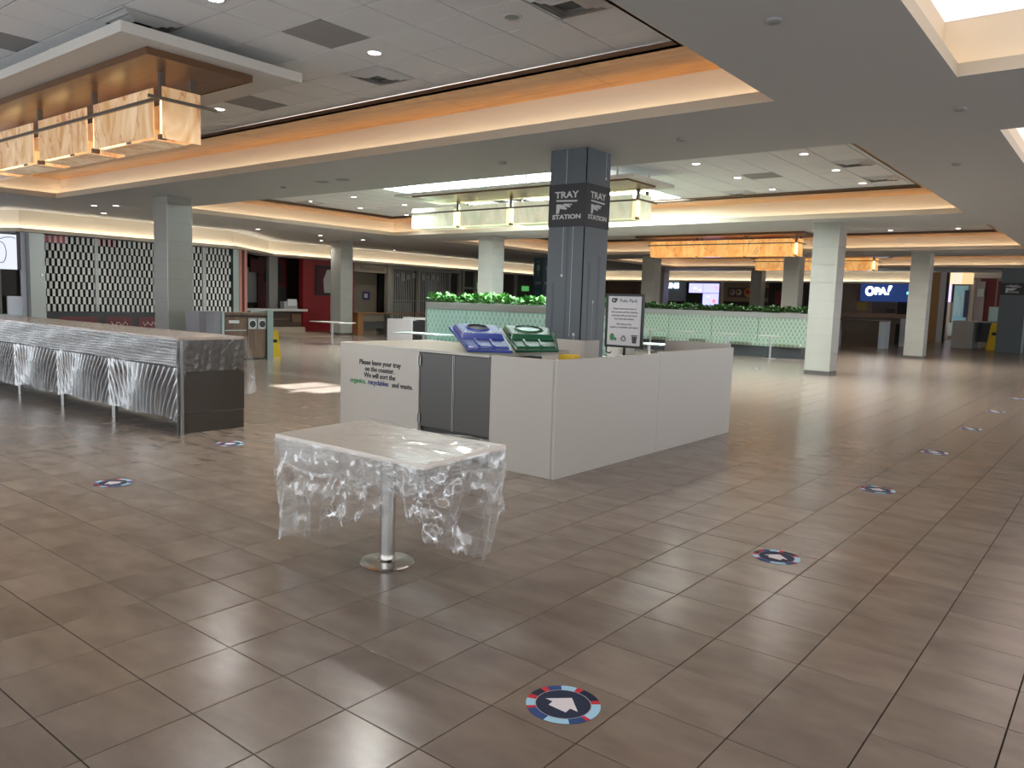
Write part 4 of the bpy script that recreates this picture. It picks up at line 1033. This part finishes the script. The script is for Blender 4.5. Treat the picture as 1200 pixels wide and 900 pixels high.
allp.sort(key=lambda q: q[2]); more = MB()
for q, (r, c, y) in enumerate(allp):
    z = 3.16-(r+1)*rh; me = mesh_pl
    if r == 0 and (c < 4 or 9 < c < 14): me = mesh_pr
    if q < 296: inst(me, 'plate', gr, (-25.85, y, z))
    else: more.box(-25.862, -25.838, y, y+pw*.98, z, z+rh*.94)
    if r == 0 and c < 4: inst(mesh_pd, 'red_plate', gr, (-25.87, y+pw, z))
if more.v: stuff(more.obj('plates_beyond', M_plate, gr))
for y in (11.25, 13.15, 14.9): B(-25.9, -25.8, y-.05, y+.05, .86, 3.16).obj('guide_bar', mat('guide', (.42, .44, .42), .4), gr)
fl = thing('shop_front_base', (-25.85, 13, 0), 'black counter front with dark red panels under the white grille', 'counter')
B(-26.1, -25.85, 9.7, 16.0, 0, .85).obj('body', M_black, fl)
M_scr = mat('script_white', (.5, .35, .33), .5)
for i, (a, b) in enumerate(((10.1, 11.25), (11.5, 12.35), (12.55, 13.3), (13.5, 14.3), (14.5, 15.3))):
    p = B(-25.85, -25.835, a, b, .25, .70).obj('red_panel', M_dred, fl)
    if i in (1, 2, 3):
        mb = MB(); mb.tube([(-25.832, a+.15+(b-a-.3)*k/14, .47+.06*math.sin(k*1.1+i)+.03*math.sin(k*2.7)) for k in range(15)], .012, 5); mb.obj('script', M_scr, p)
# steel pier and bright shop at far left
pi = thing('pier', (-25.9, 9.45, 0), 'grey steel pier left of the white grille', 'pier'); B(-26.3, -25.62, 9.27, 9.68, 0, 3.165).obj('cladding', mat('pier_steel', (.36, .37, .35), .35, .3), pi); B(-25.62, -25.6, 9.55, 9.62, 1.9, 1.98).obj('switch_plate', M_ring, pi)
ls = thing('lit_shop_front', (-26, 8.8, 0), 'brightly lit white shop front with script sign at the left edge', 'shop front')
sgl = B(-25.95, -25.9, 7.6, 9.03, 2.07, 3.08).obj('sign_box', emis('lightbox_white', (.82, .86, 1.0), .5), ls)
mb = MB()
for (cy, cz, ry, rz_) in ((8.62, 2.55, .13, .3), (8.35, 2.4, .10, .3)):
    mb.tube([(-25.89, cy+ry*math.cos(k*PI/10), cz+rz_*math.sin(k*PI/10)) for k in range(20+1)], .012, 6)
mb.tube([(-25.89, 7.8+1.2*k/10, 2.95+.06*math.sin(k*.9)) for k in range(11)], .012, 6); mb.obj('sign_outline', mat('outline_grey', (.35, .38, .48), .5), sgl)
B(-25.98, -25.88, 9.03, 9.13, 2.07, 3.165).obj('dark_post', mat('post_dark', (.10, .08, .09), .5), ls); B(-25.98, -25.88, 9.13, 9.26, 0, 3.165).obj('white_post', mat('post_white', (.66, .68, .78), .4), ls)
B(-25.98, -25.9, 7.6, 8.6, 0, 2.06).obj('grey_panel', mat('panel_grey', (.14, .15, .13), .5), ls); B(-25.98, -25.94, 8.6, 9.02, 1.3, 2.06).obj('dark_opening', M_dark, ls)
B(-25.98, -25.9, 8.75, 9.13, .75, 1.29).obj('white_cabinet', mat('cab_white', (.62, .64, .72), .4), ls); B(-25.98, -25.85, 7.6, 9.1, .4, .76).obj('counter_front', mat('ice_blue', (.45, .60, .68), .35), ls)

# kitchen opening, stripes, red shop
sp = thing('striped_pilaster', (-25.8, 16.3, 0), 'pilaster with vertical red and wood stripes at the end of the grille', 'pilaster')
B(-26.1, -25.75, 16.0, 16.22, 0, 3.16).obj('steel_jamb', M_tp, sp)
for i, m in enumerate((M_red, mat('pink_wood', (.45, .2, .14), .5), M_dred, mat('pink_wood', (.45, .2, .14), .5))): B(-26.1, -25.9, 16.22+i*.11, 16.33+i*.11, 0, 3.16).obj('stripe', m, sp)
kt = thing('kitchen_wall', (-29, 18, 0), 'dim kitchen wall with pale panel and dark equipment behind the shop counter', 'wall panel')
B(-30.2, -30.0, 16.5, 21.0, 0, 3.16).obj('dark_back', M_dark, kt); B(-29.98, -29.9, 19.2, 20.5, 1.2, 2.7).obj('pale_panel', mat('panel_pale', (.26, .27, .26), .5), kt); B(-29.9, -29.5, 20.3, 20.9, .9, 1.9).obj('dark_machine', M_black, kt); B(-29.85, -29.7, 19.3, 20.2, 2.5, 3.05).obj('red_menu', M_dred, kt)
po = tag(B(-28.6, -28.4, 19.3, 19.72, 0, 3.16).obj('post', mat('post_grey', (.22, .21, .19), .5), None), 'grey post between the dim kitchen and the red alcove', 'post')
rs = thing('red_shop_wall', (-28.7, 21.5, 0), 'bright red shop wall left of the tiled column', 'wall panel')
B(-28.9, -28.6, 21.15, 24.0, 0, 3.16).obj('red_panel', M_red, rs); B(-29.9, -29.8, 19.7, 21.15, 0, 3.16).obj('alcove_back', M_dred, rs); B(-29.8, -29.7, 20.0, 20.8, 2.1, 2.9).obj('dark_screen', M_black, rs)
pc = thing('framed_print', (-28.58, 22.5, 1.6), 'square black and white framed print on the red wall', 'picture')
mb = MB(); mb.box(-28.6, -28.56, 21.8, 23.2, 1.6, 2.92); mb.obj('frame', M_black, pc)
B(-28.56, -28.553, 21.92, 23.08, 1.7, 2.82).obj('print', M_dred, pc)
mb = MB(); mb.slab([(-28.55, 22.25, 1.72), (-28.55, 23.0, 1.72), (-28.55, 23.0, 2.75), (-28.55, 22.4, 2.75), (-28.55, 22.2, 2.3)], .002); mb.obj('pale_shape', mat('print_pale', (.5, .48, .45), .5), pc)
kc = thing('shop_counter', (-27.6, 19.2, 0), 'shop counter with pale top and dark shelves before the red alcove', 'counter')
B(-28.1, -27.4, 16.9, 20.5, .90, 1.0).obj('worktop', M_wtop, kc); B(-28.0, -27.7, 17.0, 20.4, .25, .9).obj('body', mat('counter_brown', (.07, .045, .03), .5), kc)
B(-27.7, -27.55, 18.9, 19.7, .55, .58).obj('shelf', M_bw, kc); B(-27.75, -27.5, 17.0, 20.45, 0, .24).obj('plinth', mat('plinth_tan', (.33, .27, .2), .5), kc); B(-27.7, -27.58, 19.85, 20.3, .45, .8).obj('wood_crate', M_bw, kc)
cr_ = thing('register', (-28.0, 19.9, 1.0), 'grey register on the shop counter before the red alcove', 'register'); B(-28.0, -27.7, 19.55, 20.2, 1.0, 1.3).obj('body', mat('reg_grey', (.30, .29, .28), .5), cr_); B(-27.7, -27.68, 19.7, 20.15, 1.12, 1.4).obj('screen', mat('reg_screen', (.5, .5, .5), .4), cr_)
tf = tag(B(-28.3, -24.5, 17.6, 21.2, .0002, .004).obj('tan_floor_inlay', mat('tan_tile', (.30, .23, .17), .35), None), 'tan tiled floor strip in front of the red shop', 'floor inlay')

wa = thing('washroom_front', (-28.8, 25.2, 0), 'beige washrooms entrance right of the red wall', 'entrance')
M_tan = mat('tan_wall', (.30, .25, .185), .6); M_tand = mat('tan_wall_dark', (.21, .17, .12), .6)
B(-28.75, -28.6, 24.0, 26.1, 2.75, 3.16).obj('header', M_tan, wa); B(-29.6, -29.4, 24.0, 26.1, 0, 2.75).obj('back_wall', M_tand, wa); B(-29.4, -29.38, 25.2, 25.65, 1.45, 1.85).obj('restroom_sign', mat('sign_blue', (.03, .04, .14), .5), wa); B(-29.38, -29.375, 25.3, 25.5, 1.55, 1.75).obj('pictogram', M_wl, wa)
text('lettering', 'Washrooms', .34, (-28.59, 25.1, 2.94), '+X', mat('brown_ink', (.10, .07, .045), .5), wa, sx=.9)
B(-28.75, -28.5, 26.02, 26.29, 0, 3.16).obj('jamb', mat('jamb_grey', (.28, .26, .22), .5), wa)
bn = thing('wooden_railing', (-25.6, 22.6, 0), 'wooden bench rail in front of the washrooms', 'railing')
M_ob = mat('orange_wood', (.26, .11, .035), .4)
B(-25.7, -25.3, 21.45, 26.5, .88, .93).obj('top_rail', M_ob, bn); B(-25.65, -25.35, 21.5, 21.8, 0, .88).obj('post', M_ob, bn); B(-25.65, -25.35, 23.1, 23.3, 0, .88).obj('post', M_base, bn); B(-25.6, -25.5, 21.8, 26.4, .25, .55).obj('panel', M_base, bn); B(-25.6, -25.5, 21.8, 23.1, .57, .87).obj('panel', M_tand, bn)
gf = thing('rod_shutter', (-28.7, 28, 0), 'closed shutter of thin vertical rods right of the washrooms', 'shutter')
B(-29.6, -29.5, 26.35, 31.3, 0, 3.16).obj('dark_back', M_dark, gf)
rod = MB().tube([(0, 0, .3), (0, 0, 3.1)], .022, 6).mesh('rod', mat('rod_grey', (.36, .34, .31), .4, .5))
for i in range(13): inst(rod, 'rod', gf, (-28.7, 26.45+i*.125, 0))
for i in range(15): inst(rod, 'rod', gf, (-28.7, 28.4+i*.135, 0))
for y in (26.38, 28.2, 30.5, 31.3): B(-28.75, -28.6, y-.07, y+.07, 0, 3.16).obj('mullion', mat('jamb_grey', (.28, .26, .22), .5), gf)
B(-28.75, -28.6, 26.4, 31.3, 3.0, 3.16).obj('head_rail', mat('jamb_grey', (.28, .26, .22), .5), gf); B(-28.74, -28.66, 26.4, 30.5, 1.45, 1.49).obj('cross_rail', mat('jamb_grey', (.28, .26, .22), .5), gf)
pn = mat('shop_paper', (.36, .32, .29), .6)
for i in range(11): B(-29.3, -29.28, 26.6+i*.36, 26.8+i*.36, 2.45+.1*(i % 3), 2.8+.08*(i % 2)).obj('hanging_card', pn, gf)
B(-29.2, -29.0, 26.5, 28.1, .9, 1.35).obj('display', mat('display_teal', (.10, .14, .12), .5), gf); B(-29.2, -29.1, 29.3, 30.0, .5, 2.6).obj('blue_panel', mat('blue_grey', (.12, .14, .19), .5), gf)
ds = thing('glazed_shop_front', (-28.7, 33, 0), 'dark glazed shop front with window bars behind the leafy planter', 'shop front')
B(-29.5, -29.4, 31.4, 40, 0, 3.16).obj('dark_back', mat('brown_dark', (.035, .022, .015), .6), ds)
for y in (31.6, 32.6, 36.2): B(-28.75, -28.6, y-.06, y+.06, 0, 3.16).obj('mullion', mat('jamb_grey', (.28, .26, .22), .5), ds)
B(-28.75, -28.65, 31.5, 34.5, 2.2, 2.3).obj('transom', mat('jamb_grey', (.28, .26, .22), .5), ds); B(-29.3, -29.2, 33.3, 33.8, 2.3, 2.6).obj('green_sign', emis('sign_green', (.1, .5, .12), .35), ds); B(-29.3, -29.2, 37.6, 38.2, 2.25, 2.55).obj('green_sign', emis('sign_green', (.1, .5, .12), .35), ds)
tcn = thing('column', (-23.45, 31.7, 0), 'dark teal column with pale cutlery icons left of the tray station column', 'column')
B(-23.75, -23.15, 31.4, 32.0, 0, ZS-.002).obj('cladding', M_teal, tcn)
mb = MB()
for s in range(2):
    k = MB(); yy = 31.395
    k.slab([(-23.45+.1*math.cos(a*PI/8), yy, 3.3+.16*math.sin(a*PI/8)) for a in range(16)], .003); k.box(-23.465, -23.435, yy-.003, yy, 2.85, 3.2); k.box(-23.55, -23.35, yy-.003, yy, 3.58, 3.62)
    for c in range(3): k.box(-23.6+c*.12, -23.52+c*.12, yy-.003, yy, 2.5-.02*(c % 2), 2.62)
    if s: swap_to_x(k, -23.45, 31.7, .3)
    k.obj('icon', mat('icon_pale', (.22, .28, .30), .5), tcn)
for i in range(4): B(-23.6+i*.1, -23.57+i*.1, 31.394, 31.4, 1.4, 2.2).obj('stripe', mat('stripe_teal', (.03, .20, .24), .5), tcn)

# ================================================================== BACK SHOPS (wall at y 45)
YB = 45.4
bs1 = tag(B(-28.4, -24.95, YB, YB+.1, 0, 3.3).obj('brown_shop_panel', mat('brown_panel', (.10, .062, .038), .6), None), 'brown dim shop wall left of the white lit sign', 'wall panel')
B(-26.2, -25.9, YB-.02, YB, .3, 3.2).obj('dark_strip', mat('brown_strip', (.07, .05, .045), .6), bs1)
l1 = thing('lit_sign', (-23.5, YB, 2.6), 'white shop sign with glowing blue-white letters by the far columns', 'sign')
B(-24.9, -22.25, YB-.05, YB+.05, 1.95, 3.3).obj('board', mat('sign_board', (.30, .34, .40), .5), l1)
text('lettering', 'UNS', .42, (-23.2, YB-.06, 2.90), '-Y', emis('glow_letters', (.62, .86, 1.0), 2.2), l1, ext=.02, bold=.02, sx=1.1)
mb2 = tag(B(-24.9, -22.3, YB-.1, YB+.1, 0, 1.9).obj('dark_counter_front', M_dark, None), 'dark shop counter under the white lit sign', 'counter')
ms = thing('menu_screens', (-21.1, YB, 2), 'bright lavender menu screens in a black surround above the planter', 'screen')
B(-22.2, -20.0, YB-.04, YB+.06, 1.4, 3.22).obj('surround', M_black, ms)
E1 = emis('screen_lavender', (.42, .42, 1.0), .95)
for a, b, c, d in ((-22.05, -21.12, 2.5, 3.08), (-21.1, -20.06, 2.5, 3.08), (-21.1, -20.06, 1.75, 2.47)): B(a, b, YB-.05, YB-.04, c, d).obj('screen', E1, ms)
for (a, z, w, h, m) in ((-21.75, 2.72, .25, .12, 'white'), (-21.4, 2.62, .2, .1, 'white'), (-20.4, 2.85, .25, .05, 'red'), (-20.3, 2.75, .2, .04, 'red'), (-20.45, 1.9, .2, .22, 'red'), (-20.8, 2.25, .15, .07, 'white')):
    B(a, a+w, YB-.054, YB-.05, z, z+h).obj('menu_picture', emis('menu_'+m, (1, .9, .9) if m == 'white' else (.9, .25, .35), .7), ms)
B(-22.1, -21.2, YB-.05, YB-.04, 1.5, 2.4).obj('dark_screen', mat('screen_off', (.02, .03, .022), .3), ms)
rl = thing('logo_shop_front', (-19, YB, 2), 'tan shop front with a band of round logos and an orange swirl', 'shop front')
B(-19.95, -17.0, YB-.02, YB+.08, 1.9, 3.3).obj('tan_wall', mat('tan_far', (.22, .16, .10), .6), rl); B(-19.95, -19.75, YB-.1, YB-.02, 1.0, 3.3).obj('pale_jamb', mat('jamb_pale', (.42, .38, .34), .5), rl); B(-19.7, -17.0, YB-.06, YB+.08, .9, 2.02).obj('dark_counter', M_dark, rl)
B(-19.5, -17.0, YB-.05, YB-.02, 2.28, 2.86).obj('logo_band', mat('band_brown', (.07, .04, .03), .5), rl)
for x, r, m in ((-19.2, .16, 'pale'), (-18.8, .18, 'pale'), (-18.2, .27, 'orange'), (-17.6, .18, 'pale')):
    k = MB(); k.slab([(x+r*math.cos(a*PI/10), YB-.055, 2.57+r*math.sin(a*PI/10)) for a in range(20)], .004); k.obj('disc', mat('disc_'+m, (.55, .25, .04) if m == 'orange' else (.38, .33, .28), .5), rl)
    k = MB(); k.slab([(x-.04+r*.55*math.cos(a*PI/10), YB-.062, 2.6+r*.55*math.sin(a*PI/10)) for a in range(20)], .004); k.obj('disc_centre', mat('disc_in_'+m, (.40, .02, .02) if m == 'orange' else (.08, .05, .04), .5), rl)
dm = thing('dark_menu_front', (-15.5, YB, 2), 'nearly black shop front with dim red menu boards behind the planter', 'shop front')
B(-17.0, -12.95, YB, YB+.1, 0, 3.3).obj('dark_wall', M_dark, dm)
for a, b in ((-16.6, -15.9), (-15.6, -14.9), (-14.6, -13.8)): B(a, b, YB-.03, YB, 1.9, 2.7).obj('menu_board', mat('dim_menu_red', (.10, .012, .012), .5), dm)
op = thing('greek_shop_front', (-11, YB, 2), 'shop front with glowing white letters on a blue sign at right', 'shop front')
B(-12.9, -8.9, YB+.3, YB+.4, 0, 3.3).obj('back_wall', mat('taupe', (.20, .155, .12), .6), op)
B(-10.05, -8.95, YB+.25, YB+.3, 0, 3.3).obj('dark_wall', M_dark, op)
B(-11.85, -9.5, YB-.2, YB-.1, 2.22, 3.24).obj('sign_board', emis('sign_board_blue', (.012, .05, .22), .3, (.01, .03, .12)), op)
EW = emis('glow_white', (.90, .97, 1.0), 2.6)
mb = MB(); n = 24; xo, zo = -11.37, 2.77
for i in range(n):
    a, b = 2*PI*i/n, 2*PI*(i+1)/n
    mb.quad(*[(xo+r*.86*math.cos(t), YB-.23, zo+r*math.sin(t)) for r, t in ((.135, a), (.26, a), (.26, b), (.135, b))])
mb.obj('letter', EW, op)
text('letter', 'P', .46, (-11.0, YB-.23, 2.76), '-Y', EW, op, ext=.02, bold=.03); text('letter', 'A', .46, (-10.71, YB-.23, 2.76), '-Y', EW, op, ext=.02, bold=.03)
mb = MB(); mb.slab([(-10.48, YB-.23, 2.74), (-10.40, YB-.23, 2.74), (-10.26, YB-.23, 3.06), (-10.43, YB-.23, 3.06)], .02); mb.slab([(-10.51, YB-.23, 2.58), (-10.42, YB-.23, 2.58), (-10.40, YB-.23, 2.68), (-10.49, YB-.23, 2.68)], .02); mb.obj('letter', EW, op)
B(-9.55, -9.3, YB-.22, YB-.1, 2.62, 2.76).obj('small_sign', emis('small_green_sign', (.2, .8, .75), .9), op)
B(-12.1, -11.6, YB+.28, YB+.3, 1.7, 2.2).obj('menu_picture', mat('menu_yellow', (.35, .22, .05), .5), op); B(-11.3, -10.1, YB+.25, YB+.3, 1.6, 2.15).obj('serving_hatch', mat('hatch', (.10, .08, .07), .5), op)
for i in range(4): B(-10.6+i*.12, -10.52+i*.12, YB+.2, YB+.25, 1.62, 1.85).obj('bottle_shape', M_black, op)
def ucounter(x0, x1, y, z, th, label, legm, topm, d=.8):
    t = thing('bar_table', ((x0+x1)/2, y, 0), label, 'table')
    B(x0, x1, y, y+d, z-th, z).obj('worktop', topm, t)
    for a in (x0+.05, x1-.3): B(a, a+.28, y+.02, y+d-.02, 0, z-th).obj('leg', legm, t)
    B(x0+.33, x1-.3, y+d-.1, y+d-.05, z-.5, z-th).obj('modesty_panel', mat('taupe_panel', (.2, .165, .14), .5), t); return t
M_lst = mat('pale_leg', (.42, .46, .52), .35, .3); M_otop = mat('walnut_top', (.17, .10, .06), .3)
ucounter(-11.2, -8.75, 38.0, 1.27, .05, 'bar-height table with pale steel legs in front of the blue shop sign', M_lst, M_otop)
ucounter(-12.6, -8.75, 42.0, 1.58, .22, 'taller wood-fronted bar table just before the blue-sign shop', M_lst, M_otop)

# ================================================================== FAR RIGHT PASSAGE
pr = thing('tan_pier', (-9.4, 50, 0), 'tan and white pier right of the far column', 'pier')
B(-9.9, -9.22, 52, 52.4, 0, 4.2).obj('tan_face', mat('tan_pier', (.42, .24, .10), .5), pr); B(-9.22, -8.9, 52, 52.4, 0, 4.2).obj('white_frame', mat('white_frame', (.6, .58, .55), .4), pr); B(-8.9, -8.8, 52, 52.4, 0, 4.2).obj('dark_frame', M_black, pr)
struct(B(-13, 9, 47.6, 66, 4.32, 4.42).obj('ceiling', mat('far_ceiling', (.62, .58, .5), .6)))
lt = struct(bpy.data.objects.new('trim_2', None)); COL.objects.link(lt)
cove(lt, [(-8.9, 45.6), (9, 45.6)], False, 3.8, 4.3, .2, .1, M_ledw, M_cream, M_lip)
struct(B(-13, 9, 64.6, 64.8, 0, 4.4).obj('wall_far', mat('far_wall', (.20, .17, .14), .6)))
fs = thing('far_shop_front', (-8.5, 60, 0), 'distant shop with blue banner and dark red curtains at far right', 'shop front')
B(-11.0, -9.95, 60.3, 60.4, 0, 4.3).obj('pale_wall', mat('far_pale', (.45, .42, .36), .6), fs); B(-10.3, -9.95, 60.1, 60.2, 2.5, 3.7).obj('lavender_screen', emis('far_lav', (.6, .5, .95), .8), fs); B(-9.9, -9.8, 60.1, 60.25, 2.5, 3.7).obj('screen_edge', M_black, fs)
B(-9.75, -8.95, 60, 60.1, 1.1, 3.6).obj('blue_banner', mat('banner_blue', (.30, .62, .82), .5), fs); B(-9.1, -8.85, 59.9, 60, 1.5, 3.3).obj('dark_stripe', mat('banner_dark', (.02, .03, .08), .5), fs)
for i in range(5): B(-9.65+i*.13, -9.57+i*.13, 59.98, 60, 1.6+.2*(i % 2), 3.2-.3*(i % 3)).obj('banner_mark', mat('banner_pale', (.5, .75, .85), .5), fs)
B(-8.8, -8.6, 60, 60.2, 0, 4.0).obj('pale_post', mat('far_post', (.35, .32, .3), .5), fs); B(-8.5, -8.0, 60.2, 60.3, 1.2, 3.9).obj('grey_panel', mat('far_grey', (.25, .22, .23), .5), fs)
B(-8.3, -7.4, 60.35, 60.5, 1.0, 4.1).obj('red_curtain', mat('curtain', (.10, .008, .012), .6), fs); B(-7.3, -6.95, 60.35, 60.5, 1.0, 3.95).obj('red_curtain', mat('curtain', (.10, .008, .012), .6), fs); B(-6.95, -6.5, 60.35, 60.5, 1.0, 4.0).obj('taupe_panel', mat('taupe', (.20, .155, .12), .6), fs); B(-6.9, -6.5, 60.2, 60.3, .9, 2.6).obj('dark_screen', M_black, fs)
B(-8.35, -8.0, 59.7, 59.9, 2.9, 3.4).obj('wall_screen', mat('wall_screen', (.3, .36, .34), .3), fs); B(-9.95, -9.2, 60.0, 60.2, .2, 1.1).obj('pale_case', mat('case_ice', (.5, .62, .66), .3), fs)
fl2 = thing('hanging_lamp', (-9.2, 57, 3.9), 'distant cream box lamp hanging in the right-hand passage', 'lamp')
ONF = emis('far_lamp', (1.0, .72, .36), .5)
for i in range(3): B(-10.0+i*.58, -9.46+i*.58, 56.6, 57.4, 3.62, 4.3).obj('onyx_panel', ONF if i != 1 else emis('far_lamp_pale', (1, .86, .66), .5), fl2)
rc = thing('white_counter', (-6.6, 44.4, 0), 'beige end counter with dark open bay at far right', 'counter')
B(-7.1, -6.2, 44.0, 44.06, 0, 1.3).obj('front_panel', M_white, rc); B(-7.1, -6.2, 44.0, 46.2, 1.3, 1.36).obj('worktop', M_wtop, rc); B(-6.26, -6.2, 44.06, 46.2, 0, 1.3).obj('dark_bay', M_black, rc); B(-6.2, -4.9, 45.9, 46.2, 1.28, 1.36).obj('rear_top', M_plant, rc); B(-6.2, -4.9, 46.0, 46.1, .3, 1.28).obj('rear_panel', M_leg, rc)
nb = tag(B(-5.85, -5.4, 45.95, 45.98, 1.37, 2.1).obj('small_notice', mat('notice_ice', (.50, .68, .66), .4), None), 'small pale green notice standing on the far right counter', 'sign')
